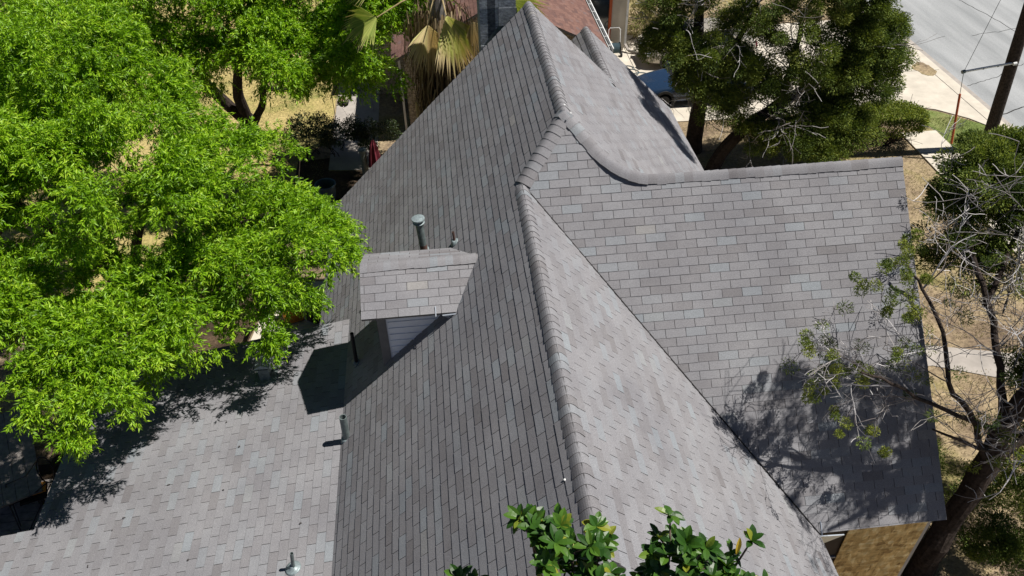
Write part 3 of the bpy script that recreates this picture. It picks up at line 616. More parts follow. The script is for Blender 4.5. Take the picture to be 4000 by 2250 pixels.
# --- the juniper beside the wing, leaning and half bare
t3 = empty('juniper_tree', (8.55, 7.25, 0), label='half bare juniper with pale dead twigs reaching over the wing roof at right', cat='tree', group=GJ)
rd = random.Random(33); b = MB(); tw = MB(); ends = []
limb(b, [(8.45, 7.2, -.1), (8.5, 7.25, .7), (8.7, 7.4, 1.9), (8.88, 7.55, 3.4), (9.05, 7.7, 4.6), (9.3, 7.4, 5.8), (9.6, 7.0, 7.0)], .25, .10, 14, wob=.08)
limb(b, [(8.85, 7.55, 3.6), (8.9, 7.9, 4.3), (8.85, 8.4, 4.9), (8.8, 9.0, 5.5), (8.65, 9.6, 6.1), (8.6, 10.2, 6.6)], .075, .035)
limb(b, [(8.75, 7.5, 3.3), (8.3, 7.8, 4.2), (7.85, 8.0, 4.75), (7.8, 8.5, 5.4), (7.6, 9.1, 5.85), (7.35, 9.3, 6.2)], .055, .018)
limb(b, [(9.0, 7.6, 4.0), (8.5, 7.35, 4.3), (7.7, 7.2, 4.8), (6.9, 7.2, 5.3), (6.2, 7.25, 5.75), (5.7, 7.3, 6.0)], .055, .014, 7)
limb(b, [(8.9, 7.5, 3.9), (8.3, 7.1, 4.1), (7.6, 6.9, 4.6), (7.0, 7.0, 4.9)], .05, .015, 7)
limb(b, [(9.6, 7.0, 6.9), (9.2, 6.9, 7.9), (8.6, 7.1, 8.8), (8.1, 7.3, 9.4)], .10, .04); limb(b, [(9.3, 7.2, 6.2), (8.9, 6.7, 7.3), (8.5, 6.4, 8.2)], .07, .03); limb(b, [(9.6, 7.0, 7.0), (10.0, 7.0, 8.2), (10.0, 7.2, 9.4)], .1, .04); limb(b, [(9.1, 7.7, 4.8), (9.9, 8.2, 5.8), (10.4, 8.6, 6.8)], .08, .04)
limb(b, [(8.6, 7.3, 1.6), (9.2, 7.6, 2.6), (9.9, 8.0, 3.4), (10.6, 8.4, 4.6)], .09, .05)
limb(b, [(8.8, 9.0, 5.4), (9.3, 9.6, 6.1), (9.8, 10.2, 6.6)], .05, .03)
b.build('trunk', 'bark_dark', t3)
ends = []
seeds = [((7.85, 8.0, 4.75), (-.6, .1, .6)), ((7.6, 9.1, 5.8), (.2, .2, .7)), ((8.9, 9.5, 5.4), (.6, .4, .2)), ((9.4, 9.2, 5.0), (.5, .6, .4)), ((9.0, 8.6, 4.7), (.7, .5, .1)),
         ((6.9, 7.2, 5.3), (-.7, .3, .1)), ((6.2, 7.25, 5.7), (-.8, .3, .2)), ((5.8, 7.3, 6.0), (-.7, .3, .3)), ((6.6, 7.2, 5.5), (-.5, .6, .3)),
         ((9.6, 8.6, 5.6), (.2, .6, .5)), ((9.3, 9.0, 5.8), (-.2, .5, .6)), ((9.2, 8.3, 4.6), (.4, .5, .3)), ((9.0, 9.3, 5.6), (.5, .5, .2)), ((8.4, 7.2, 8.9), (-.5, .3, .4)), ((8.9, 6.9, 8.2), (-.3, -.6, .5)), ((9.2, 7.8, 5.2), (.6, .5, .3)),
         ((8.5, 7.4, 4.3), (-.6, -.4, .2)), ((8.3, 7.8, 4.2), (-.9, 0, .1)), ((8.85, 8.4, 4.9), (-.6, .3, .4)), ((8.8, 9.0, 5.5), (.7, .2, .3)), ((8.7, 9.4, 5.9), (-.5, .3, .6)), ((8.6, 10, 6.4), (.4, .6, .6)),
         ((8.85, 7.6, 3.8), (.8, -.2, .4)), ((9.1, 7.8, 4.5), (.3, .7, .4)), ((9.5, 8.0, 5.2), (.5, .6, .2)), ((9.9, 8.2, 5.8), (-.3, .9, .2)), ((8.8, 7.6, 4.4), (-.2, -.8, .6)), ((9.2, 7.8, 5.0), (-.3, .8, .5)), ((8.9, 8.8, 5.3), (.2, .8, .1))]
for p, d in seeds:
    for k in range(2): grow(tw, p, d, rd.uniform(.9, 1.5) if p[0] > 7.1 else rd.uniform(.55, .95), .014, 3, rd, spread=.75, kids=3, ends=ends, kink=.42, shrink=.68, minr=.0048)
tw.build('bare_twigs', 'twig', t3, fix=False)
rg = np.random.default_rng(5)
# tufts: sprigs over the roof, the green head, and the part of the crown beyond the right of the photograph
spr = [(4.95, 7.7, 6.45), (5.0, 7.6, 6.2), (5.35, 7.55, 6.15), (5.45, 7.5, 5.9), (5.42, 7.5, 5.75), (5.5, 7.45, 5.6), (5.15, 7.5, 5.6), (5.75, 7.5, 5.95), (5.95, 7.5, 5.8), (5.9, 7.5, 5.65), (5.2, 7.4, 5.4), (5.55, 7.35, 5.15),
       (6.3, 7.5, 6.15), (6.2, 8.6, 6.5), (6.4, 8.6, 6.45), (6.65, 8.5, 6.4), (6.75, 8.5, 6.7), (6.6, 8.5, 7.0), (6.35, 8.5, 6.9), (6.95, 8.5, 6.3), (6.9, 8.3, 6.0), (7.05, 8.3, 6.1), (6.6, 8.4, 6.05), (7.2, 8.6, 6.5), (6.05, 7.1, 4.9), (5.7, 7.2, 5.0),
       (6.9, 9.0, 6.9), (7.15, 9.1, 7.0), (7.4, 9.2, 6.6), (6.3, 6.9, 4.6)]
spr = [tuple(np.array([0, 0, 14.4]) + (np.array(p) - np.array([0, 0, 14.4])) * (.905 if p[0] > 6.15 and p[1] > 8 else 1)) for p in spr]
spr = [p for p in spr if p[0] < 7.0]; spr = spr + [tuple(np.array(p) + rg.normal(0, .09, 3)) for p in spr]
P1 = np.array(spr); N1 = norm(rg.normal(0, 1, P1.shape) + np.array([-.3, 0, .6]))
V1, F1, T1_ = tuft_clumps(P1, N1, rg, per=230, rad=.085, ll=.034, lw=.014); T1_ = np.clip(T1_ + .3, 0, 1)
lob = [(10.3, 7.7, 2.5, .8, .7, .8, 26), (9.7, 8.3, 4.2, .6, .6, .5, 12), (9.5, 7.0, 1.2, .5, .5, .5, 12), (12.4, 7.3, 5.6, 1.1, 1.2, .8, 26), (13.2, 9.2, 5.4, 1.1, 1.1, .8, 20), (12.0, 6.0, 5.0, 1.0, 1.0, .8, 20), (8.9, 10.3, 6.3, .8, .7, .7, 36), (9.2, 10.5, 7.0, .9, .8, .6, 40), (10.1, 10.5, 6.9, 1.0, .8, .7, 46), (8.9, 9.9, 5.6, .6, .5, .5, 18), (10.0, 10.2, 6.2, 1.0, .8, .7, 30), 
       (10.8, 7.6, 6.9, .8, .9, .8, 16), (10.4, 8.6, 5.2, .9, .8, .8, 24)]
P2, N2 = lobe_points([l[:6] + (int(l[6] * 1.5),) for l in lob], rg, .3); V2, F2, T2_ = tuft_clumps(P2, N2, rg, per=420, rad=.22, ll=.06, lw=.022)
m_ = 190; tt = rg.uniform(4.6, 6.4, m_); Xr = rg.uniform(4.8, 8.2, m_); Yr = rg.uniform(6.55, 8.35, m_); kk = (Yr - 6.5) * .8 + rg.uniform(0, 1, m_) * 1.6 > 0
Pc = np.stack([Xr + tt * SUN.x, Yr + tt * SUN.y, Yr - 3.486 + tt * SUN.z], 1); keep = (Pc[:, 0] > 7.9) & ~((Xr > 5.2) & (Xr < 6.0) & (Yr < 7.3)); Pc = Pc[keep]
Vc, Fc, Tc = tuft_clumps(Pc, norm(rg.normal(0, 1, Pc.shape)), rg, per=380, rad=.18, ll=.055, lw=.022)
F2 = np.concatenate([F2, Fc + len(V2)]); V2 = np.concatenate([V2, Vc]); T2_ = np.concatenate([T2_, Tc])
en = [e for e in ends if rd.random() < .05]; P3 = np.array([tuple(e[0]) for e in en]); N3 = norm(np.array([tuple(e[1]) for e in en]))
V3, F3, T3_ = tuft_clumps(P3, N3, rg, per=130, rad=.12, ll=.045, lw=.014)
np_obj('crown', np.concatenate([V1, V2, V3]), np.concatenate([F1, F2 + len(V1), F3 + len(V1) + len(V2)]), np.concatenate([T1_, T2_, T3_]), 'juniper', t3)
# lower brushy growth at the foot, bottom right
sh = empty('shade_shrub', (10.6, 6.6, 0), label='low dark green shrub in the shade behind the leaning trunk', cat='shrub')
P4, N4 = lobe_points([(10.7, 6.9, .9, 1.2, 1.1, .8, 40), (9.6, 8.9, .6, .8, .8, .6, 18), (11.9, 7.6, .9, .9, .9, .7, 22), (10.0, 7.9, .9, .8, .7, .7, 24), (10.9, 8.4, .7, .9, .7, .6, 20)], rg); V, F, T = tuft_clumps(P4, N4, rg, per=230, rad=.26, ll=.06, lw=.02)
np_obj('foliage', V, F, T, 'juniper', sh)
b = MB()
for k in range(9): grow(b, (10.6 + rd.uniform(-.5, .5), 6.7 + rd.uniform(-.5, .5), 0), (rd.gauss(0, .5), rd.gauss(0, .5), 1), 1.1, .02, 1, rd)
b.build('stem', 'bark_dark', sh)

# --- the two junipers of the front yard
def juniper(name, label, base, limbs, lobes, seed, per=420, rad=.33, twn=18, ll=.085, lw=.028):
    rg = np.random.default_rng(seed); rd = random.Random(seed)
    t = empty(name, base, label=label, cat='tree', group=GJ); b = MB(); tw = MB()
    for pts, r0, r1 in limbs:
        out = limb(b, pts, r0, r1, 10)
        for k in range(0 if pts[-1][2] > 9 else twn):
            q = out[rd.randint(len(out) // 3, len(out) - 1)]; grow(tw, q, (rd.gauss(0, 1), rd.gauss(0, 1), rd.gauss(.2, .6)), rd.uniform(.8, 1.6), .024, 2, rd, spread=.7, minr=.006, kids=3)
    b.build('trunk', 'bark_dark', t); tw.build('bare_twigs', 'twig', t, fix=False)
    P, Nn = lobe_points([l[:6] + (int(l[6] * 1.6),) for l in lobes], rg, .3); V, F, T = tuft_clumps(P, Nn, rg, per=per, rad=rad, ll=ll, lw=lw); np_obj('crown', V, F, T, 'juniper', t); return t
juniper('juniper_tree', 'upright dark juniper on a thick trunk in front of the parked cars', (8.65, 23.25, 0),
        [([(8.65, 23.25, -.1), (8.6, 23.3, 1.5), (8.5, 23.2, 2.6), (8.2, 23.2, 4.2), (8.1, 23.4, 6)], .30, .12), ([(8.5, 23.2, 2.4), (9.3, 23.2, 3.4), (10, 23.4, 5)], .16, .07), ([(8.3, 23.2, 3.9), (7.3, 23, 4.8)], .1, .05), ([(8.1, 23.2, 5.8), (8.3, 21.4, 7.6), (8.2, 19.6, 8.8), (7.7, 18.0, 9.3), (7.3, 16.6, 9.5)], .09, .03)],
        [(7.1, 22.8, 4.0, .8, .8, .8, 26), (7.3, 23.2, 5.2, 1.0, 1.0, .8, 26), (8.6, 23.4, 6.2, 1.2, 1.1, .8, 26), (8.2, 22.6, 3.6, .9, .7, .8, 24), (9.4, 22.8, 3.0, .8, .7, .9, 20), (9.9, 23.4, 4.2, 1.0, .9, .8, 20), (9.2, 22.4, 1.9, .7, .6, .8, 14), (10.3, 22.8, 5.6, .9, .9, .7, 12), (9.3, 22.2, 3.3, .7, .5, .6, 14), (10.0, 22.3, 3.0, .6, .5, .6, 12), (7.9, 18.2, 9.2, .4, 1.0, .3, 12), (7.6, 16.9, 9.3, .3, .5, .25, 5), (8.2, 19.5, 9.0, .4, .5, .3, 6), (8.2, 16.8, 9.3, .35, .5, .3, 8), (8.7, 16.2, 9.2, .3, .5, .3, 9), (7.6, 18.9, 9.0, .3, .7, .3, 7), (8.5, 17.2, 9.2, .3, .6, .3, 8), (7.9, 22.3, 3.1, .5, .4, .5, 12), (8.6, 22.2, 2.6, .5, .4, .5, 10)], 41)
juniper('juniper_tree', 'broad dense juniper leaning toward the street corner of the yard', (8.9, 21.9, 0),
        [([(8.85, 21.9, -.1), (9.3, 22.0, .9), (10.1, 22.1, 1.7), (11.2, 22.2, 2.4), (12.4, 22.3, 3.2), (13.2, 22.4, 4.4)], .24, .1), ([(10.9, 22.2, 2.2), (11.2, 22.6, 3.6), (11.3, 22.8, 5)], .11, .05), ([(10.2, 22.1, 1.8), (10.8, 21.8, 2.2), (11.4, 21.6, 1.6)], .07, .03)],
        [(13.3, 22.3, 2.6, 1.15, 1.1, 1.0, 46), (13.2, 22.4, 4.1, 1.15, 1.1, 1.0, 46), (12.9, 22.6, 5.5, 1.1, 1.0, .9, 36), (13.9, 22.3, 3.3, .75, .9, 1.0, 26), (12.3, 22, 2.0, .9, .8, .7, 24), (11.2, 21.4, 1.2, .9, .6, .6, 20), (12.3, 21.2, .9, .9, .5, .5, 18),
         (13.1, 21.6, 1.2, .9, .6, .7, 22), (11.4, 22.2, 3.9, .9, .9, .7, 12), (11.6, 22.6, 5.3, 1.0, .9, .7, 16), (10.3, 21.8, 2.6, .6, .5, .5, 9), (10.2, 21.6, 1.2, .5, .4, .5, 10), (10.6, 22.4, 4.6, 1.2, 1, .9, 10), (11.3, 21.8, 3.0, 1, .8, .8, 12), (10.4, 21.8, 1.4, 1, .6, .6, 16), (12, 21.5, 1.7, 1, .6, .8, 20), (11.6, 22.8, 6, 1.2, 1, .8, 20), (12.6, 21.6, 3.2, .9, .6, .9, 20)], 42)
# clipped hedge shrub with flat top, beside the sidewalk
rg = np.random.default_rng(9)
hd = empty('clipped_shrub', (15.3, 22.9, 0), label='flat-topped clipped green shrub with bare woody base beside the sidewalk', cat='shrub')
n = 7500; P = np.stack([rg.uniform(14.2, 16.45, n), rg.uniform(22.1, 23.75, n), 1.12 + rg.normal(0, .05, n)], 1)
k = ((P[:, 0] - 15.33) / 1.15) ** 2 + ((P[:, 1] - 22.93) / .85) ** 2 < 1; P = P[k]; D = norm(rg.normal(0, .6, P.shape) + np.array([0, 0, .8]))
an = rg.uniform(0, 6.28, 4500); P5 = np.stack([15.33 + 1.15 * np.cos(an), 22.93 + .85 * np.sin(an), rg.uniform(.72, 1.12, 4500)], 1) + rg.normal(0, .05, (4500, 3)); D5 = norm(np.stack([np.cos(an), np.sin(an), .4 + 0 * an], 1) + rg.normal(0, .5, (4500, 3)))
V, F, T = leaves(np.concatenate([P, P5]), np.concatenate([D, D5]), .09, .04, rg, roll=1.5, tone=np.clip(rg.normal(.7, .2, len(P) + 4500), 0, 1)); np_obj('foliage', V, F, T, 'juniper', hd)
b = MB(); rd = random.Random(3)
for k in range(26):
    a = rd.uniform(0, 6.28); grow(b, (15.33 + .2 * math.cos(a), 22.93 + .2 * math.sin(a), 0), (math.cos(a) * .9, math.sin(a) * .7, .9), 1.1, .025, 1, rd, kink=.2, minr=.006)
b.build('stem', 'bark_dark', hd)

# --- magnolia tops at the bottom of the view
mg = empty('magnolia_tree', (.6, 2.2, 0), label='large glossy-leaved magnolia whose top shoots rise at the bottom of the picture', cat='tree')
rd = random.Random(6)
def big_leaf(b, p, d, upv, L, W, tone, curl=.25):
    d = Vector(d).normalized(); s = d.cross(Vector(upv)); s = s.normalized() if s.length > .01 else d.orthogonal().normalized(); n = s.cross(d)
    prof = [(0, .06), (.15, .45), (.35, .82), (.58, 1), (.78, .8), (.92, .42), (1, .03)]; vs = []
    for t, wf in prof:
        c = Vector(p) + d * L * t - n * L * curl * t * t; h = W / 2 * wf
        vs += [c - s * h + n * h * .35, c, c + s * h + n * h * .35]
    fs = []
    for i in range(len(prof) - 1):
        k = i * 3; fs += [(k, k + 1, k + 4, k + 3), (k + 1, k + 2, k + 5, k + 4)]
    b.add(vs, fs, tone)
b = MB(); st = MB()
#  (x, y, z, shoots, spread)
cl = [(.34, 2.55, 10.42, 6, .13), (.46, 2.5, 10.5, 5, .12), (.56, 2.5, 10.38, 5, .11), (.72, 2.5, 10.22, 6, .13), (.5, 2.42, 10.2, 6, .15), (.22, 2.4, 10.02, 5, .13), (-.02, 2.35, 9.96, 4, .13), (-.13, 2.5, 9.9, 4, .11), (.38, 2.3, 10.0, 6, .15), (.62, 2.35, 10.03, 5, .14), (.85, 2.35, 10.0, 3, .1),
      (1.19, 2.55, 10.2, 5, .10), (1.13, 2.45, 9.98, 6, .14), (1.3, 2.5, 10.02, 6, .12), (1.42, 2.42, 9.95, 5, .13), (1.6, 2.5, 9.93, 4, .11), (1.58, 2.4, 9.86, 4, .1), (1.0, 2.3, 9.85, 5, .12)]
cl = [(x, y, z - .10, ns, spd) for x, y, z, ns, spd in cl]
for x, y, z, ns, spd in cl:
    st.tube([(x * .7 + .2, y - .5, z - 1.2), (x, y, z - .12)], [.02, .008], 5, caps=False)
    for k in range(int(ns * 1.5)):
        c = Vector((x + rd.gauss(0, spd * .75), y + rd.gauss(0, spd * .75), z + rd.gauss(0, spd * .6) - .05)); st.tube([(x, y, z - .12), tuple(c)], [.008, .005], 4, caps=False)
        ax = Vector((rd.gauss(0, .4), rd.gauss(0, .4) , 1)).normalized(); a0 = rd.uniform(0, 6.28); nl = rd.randint(8, 11)
        for j in range(nl):
            a = a0 + j * 2.4; el = rd.uniform(-.1, 1.1); s = ax.orthogonal().normalized(); s2_ = ax.cross(s)
            d = (s * math.cos(a) + s2_ * math.sin(a)) * math.cos(el) + ax * math.sin(el)
            big_leaf(b, c, d, (ax + Vector((0, 0, .3))), rd.uniform(.075, .11), rd.uniform(.040, .056), rd.uniform(.1, .9))
big_leaf(b, (1.60, 2.5, 9.93), (.02, .1, 1), (0, -1, .1), .16, .035, 1.0, .05)
b.build('crown', 'magnolia', mg, smooth=False, fix=False)
st.tube([(.6, 1.9, 0), (.55, 1.95, 5), (.6, 2.0, 9.2)], [.2, .14, .05], 10); 
for x, y, z, ns, spd in cl: st.tube([(.6, 2.0, 8.2), (x * .7 + .2, y - .5, z - 1.2)], [.03, .02], 5, caps=False)
st.build('trunk', 'bark', mg)

# --- fan palm behind the far gable
pm = empty('fan_palm', (.15, 19.9, 0), label='tall fan palm with a skirt of dead brown thatch behind the chimney', cat='palm')
rd = random.Random(15)
def fan(b, hub, d, nrm, rad, half, nseg=34, tone=2, droop=.25, split=.6):
    hub = Vector(hub); d = Vector(d).normalized(); nrm = Vector(nrm); nrm = (nrm - d * nrm.dot(d)).normalized(); s = d.cross(nrm)
    for i in range(nseg):
        a = -half + 2 * half * (i + .5) / nseg; da = half / nseg; r = rad * rd.uniform(.88, 1.05) * (1 - .12 * (a / half) ** 2)
        def P(an, rr, lift): return hub + (d * math.cos(an) + s * math.sin(an)) * rr + nrm * lift
        r1 = r * split; tn = min(1, max(0, tone + rd.gauss(0, .06)))
        e0, e1, m0, m1 = P(a - da, .03, 0), P(a + da, .03, 0), P(a - da, r1, 0), P(a + da, r1, 0); mid = P(a, r1, .035 * rad)
        tip = P(a + rd.uniform(-.03, .03), r, 0) + Vector((rd.gauss(0, .03), rd.gauss(0, .03), -droop * r * rd.uniform(.2, .9)))
        b.add([e0, mid, m0, e1, m1, tip], [(0, 1, 2), (0, 3, 1), (3, 4, 1), (2, 1, 5), (1, 4, 5)], [tn, tn, tn, tn, tn, max(0, tn - .12 if tn < .6 else tn - .35)])
def leaf_part(hub, d, nrm, rad, half, tone, pet, label=None, **k):
    b = MB(); fan(b, hub, d, nrm, rad, half, tone=tone, **k); b.tube([pet, Vector(pet).lerp(Vector(hub), .6) + Vector((0, 0, .06)), hub], [.028, .022, .014], 6, .35)
    o = b.build('palm_leaf', 'palm_leaf', pm, fix=False)
    if label: o['label'] = label
    return o
CR = (.2, 19.85, 7.35)
leaf_part((-.13, 19.0, 6.72), (-.08, -.3, -1), (.8, -.65, .6), 1.18, 1.0, .5, CR, 'large pale yellow fan leaf hanging down', droop=.1)
leaf_part((.33, 18.85, 6.98), (.32, -.25, -1), (.8, -.6, .6), 1.5, .95, .70, CR, 'green and yellow fan leaf hanging down', droop=.15)
leaf_part((.95, 19.1, 6.7), (.35, -.1, -1), (.2, -1, .3), .9, .8, .4, CR)
leaf_part((-1.35, 19.3, 6.85), (-1, -.2, -.35), (0, -.5, 1), 1.0, 1.1, .85, CR)
leaf_part((1.9, 19.3, 7.1), (1, -.2, -.15), (0, -.5, 1), 1.0, 1.2, .85, CR)
leaf_part((2.0, 19.9, 7.3), (1, .2, .1), (0, -.4, 1), 1.0, 1.2, .9, CR)
leaf_part((-1.2, 20.2, 7.3), (-1, .4, .1), (0, -.3, 1), 1.0, 1.2, .92, CR)
for k in range(9):
    a = k * .7 + .2; hub = Vector((.2 + 1.3 * math.cos(a), 19.9 + 1.3 * math.sin(a), 8.1)); leaf_part(hub, (math.cos(a), math.sin(a), .35), (-math.cos(a) * .4, -math.sin(a) * .4, 1), 1.0, 1.2, .95, CR)
b = MB()
for k in range(1500):
    a = rd.uniform(0, 6.28); z0 = rd.uniform(4.0, 6.9); rr = rd.uniform(.35, .95) * (.75 + .25 * (z0 - 4) / 2.9); L = rd.uniform(.6, 1.5)
    p = Vector((.12 + rr * math.cos(a), 19.8 + rr * .85 * math.sin(a), z0)); out = Vector((math.cos(a), math.sin(a), 0))
    q = p + Vector((rd.gauss(0, .07), rd.gauss(0, .07), -L * .55)) + out * .05; r_ = q + Vector((rd.gauss(0, .09), rd.gauss(0, .09), -L * .45)); wv = Vector((-math.sin(a), math.cos(a), 0)) * rd.uniform(.008, .024)
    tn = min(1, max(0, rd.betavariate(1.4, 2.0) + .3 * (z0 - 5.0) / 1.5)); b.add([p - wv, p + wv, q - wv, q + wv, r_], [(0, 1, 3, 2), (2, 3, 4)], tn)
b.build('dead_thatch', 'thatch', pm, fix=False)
b = MB(); b.tube([(.1, 19.9, 0), (.12, 19.85, 3), (.15, 19.85, 7.4)], [.24, .2, .2], 12, wob=.05); b.build('trunk', 'wood_grey', pm)
b = MB(); b.tube([(-.62, 19.55, 2.6), (-.6, 19.5, 4.4)], [.05, .045], 8); b.build('hanging_stalk', 'palm_leaf', pm)

# ------------------------------------------------------------------ neighbouring house
nb = empty('neighbour_house', (2.2, 30, 0), label='neighbouring cream stone house with a red-brown shingle roof at the top', cat='house')
b = MB(); b.prism([(-1.1, 25.8, 0), (5.35, 25.8, 0), (5.35, 25.8, 2.95), (2.15, 25.8, 4.6), (-1.1, 25.8, 2.95)], (0, 14, 0)); b.build('wall', 'stone_cream', nb)
b = MB(); b.box((-1.8, 34, 1.5), (1.4, 10, 3)); b.build('wall', 'stone_cream', nb)
b = MB(); b.box((6.9, 34.6, 1.7), (2.1, 6, 3.4)); b.build('wall', 'stone_cream', nb)
b = MB(); b.box((7.64, 31.58, 1.7), (.6, .03, 3.3)); b.build('siding_panel', 'concrete', nb)
rsl = .5; zr = 3.0
rx = lambda x: zr + (5.83 - x) * rsl
lx = lambda x: zr + (x + 1.5) * rsl
XM = 2.165
shingle_plane(nb, (5.83, 0, zr), (0, 1, 0), (-1, 0, rsl), [[(5.83, 25.2, zr), (5.83, 40, zr), (XM, 40, rx(XM)), (XM, 25.2, rx(XM))]], name='roof_slope', mat='red_roof', ex=.14, tw=.22, slot=.004)
shingle_plane(nb, (-1.5, 0, zr), (0, -1, 0), (1, 0, rsl), [[(-1.5, 25.2, zr), (-1.5, 40, zr), (XM, 40, lx(XM)), (XM, 25.2, lx(XM))]], name='roof_slope', mat='red_roof', ex=.14, tw=.22, slot=.004, phase=.1)
ridge_caps(nb, (XM, 25.2, rx(XM)), (XM, 40, rx(XM)), (-1, 0, -rsl), (1, 0, -rsl), seed=31, mat='red_roof')
b = MB(); b.prism([(5.4, 31.2, 3.42), (8.5, 31.2, 3.42), (8.5, 38, 3.42), (5.4, 38, 3.42)], (0, 0, .15)); b.build('flat_roof', 'trim', nb)
b = MB()
b.prism([(5.86, 25.2, 2.88), (5.88, 25.2, 3.0), (5.895, 25.2, 3.0), (5.875, 25.2, 2.88)], (0, 14, 0)); b.prism([(5.98, 25.2, 2.88), (6.0, 25.2, 3.02), (6.03, 25.2, 3.02), (6.01, 25.2, 2.88)], (0, 14, 0)); b.box((5.94, 32.2, 2.885), (.14, 14, .012))
gt = b.build('gutter', 'white', nb)
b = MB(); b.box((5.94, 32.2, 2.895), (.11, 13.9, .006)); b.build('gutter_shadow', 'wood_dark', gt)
for k in range(16):
    b = MB(); b.box((5.94, 25.5 + k * .75, 3.01), (.15, .03, .012)); b.build('gutter_hanger', 'white', gt)
def downspout(pts, r=.05, mat='white'):
    b = MB()
    for p, q in zip(pts[:-1], pts[1:]):
        c = (Vector(p) + Vector(q)) / 2; b.tube([p, q], r, 4)
    return b.build('downspout', mat, nb)
downspout([(-1.25, 25.65, .1), (-1.25, 25.65, 2.95)]); downspout([(-2.35, 28.9, .1), (-2.35, 28.9, 3.0)]); downspout([(7.98, 31.5, .35), (7.98, 31.5, 3.4)], .06)
downspout([(7.98, 31.5, .35), (8.1, 31.3, .15), (8.45, 31.1, .08), (8.8, 31.15, .06)], .07, 'concrete_old')
b = MB()
for x in (6.28, 7.28): b.box((x, 31.55, 1.75), (.11, .08, 2.3))
b.box((6.78, 31.55, .58), (1.1, .1, .11)); b.box((6.78, 31.55, 2.9), (1.1, .08, .1)); o = b.build('window_frame', 'orange', nb)
b = MB(); b.box((6.78, 31.58, 1.75), (.95, .03, 2.2)); b.build('pane', 'glass', o)
b = MB(); b.box((6.78, 31.45, .45), (1.3, .22, .1)); b.build('window_sill', 'stone_cream', nb)
b = MB(); b.box((-.2, 25.72, 1.4), (.7, .06, 1.1)); o = b.build('window_frame', 'white', nb); b = MB(); b.box((-.2, 25.68, 1.4), (.6, .03, 1.0)); b.build('pane', 'glass', o)
# dry bush along the neighbour's wall
bs = empty('dry_bush', (8.9, 32.4, 0), label='scruffy dry bush against the corner of the neighbouring stone house', cat='bush')
rg = np.random.default_rng(12); P, Nn = lobe_points([(9.0, 32.6, .8, .9, .9, .7, 30), (9.9, 32.3, .6, .8, .7, .5, 20), (8.9, 34, 1.2, .9, 1.2, 1.0, 26)], rg); V, F, T = tuft_clumps(P, Nn, rg, per=160, rad=.3, ll=.12, lw=.03); np_obj('foliage', V, F, np.clip(T, 0, .75), 'grass', bs)
b = MB(); rd = random.Random(8)
for k in range(10): grow(b, (9 + rd.uniform(-.6, .8), 32.5 + rd.uniform(-.4, .4), 0), (rd.gauss(0, .4), rd.gauss(0, .4), 1), 1.2, .02, 1, rd)
b.build('stem', 'bark_dark', bs)
# hose reel cart and hose
hr = empty('hose_reel_cart', (7.45, 31.0, 0), label='black hose reel cart with a silver U-shaped handle by the stone wall', cat='hose reel')
b = MB(); b.tube([(7.2, 31.0, .1), (7.18, 31.1, .6), (7.18, 31.2, 1.12), (7.25, 31.22, 1.2), (7.6, 31.22, 1.2), (7.67, 31.2, 1.12), (7.67, 31.1, .6), (7.7, 31.0, .1)], .018, 7); b.build('frame', 'white', hr)
b = MB(); b.tube([(7.26, 31.23, 1.2), (7.6, 31.23, 1.2)], .026, 8); b.build('handle', 'black', hr)
b = MB(); b.lathe((7.22, 31.0, .42), [(.24, 0), (.24, .02), (.15, .02), (.15, .42), (.24, .42), (.24, .44)], 18, axis=(1, 0, 0)); b.build('reel', 'black', hr)
b = MB()
for k in range(9): b.lathe((7.26 + k * .042, 31.0, .42), [(.2, 0), (.22, .02), (.2, .04)], 18, axis=(1, 0, 0))
b.build('coiled_hose', 'teal', hr)
for x in (7.16, 7.74):
    b = MB(); b.lathe((x - .02, 31.0, .12), [(.06, 0), (.11, .0), (.11, .05), (.06, .05)], 14, axis=(1, 0, 0)); b.build('wheel', 'rubber', hr)
b = MB(); pts = []
for i in range(90):
    a = i / 90 * 2 * math.pi * 2.6; r = .42 + .06 * math.sin(i * .3); pts.append((7.55 + r * math.cos(a) + i * .006, 29.75 + r * .8 * math.sin(a) - i * .009, .06))
b.tube(pts, .016, 6); b.build('garden_hose', 'teal', label='loose loops of dark garden hose lying on the pale driveway', cat='hose')

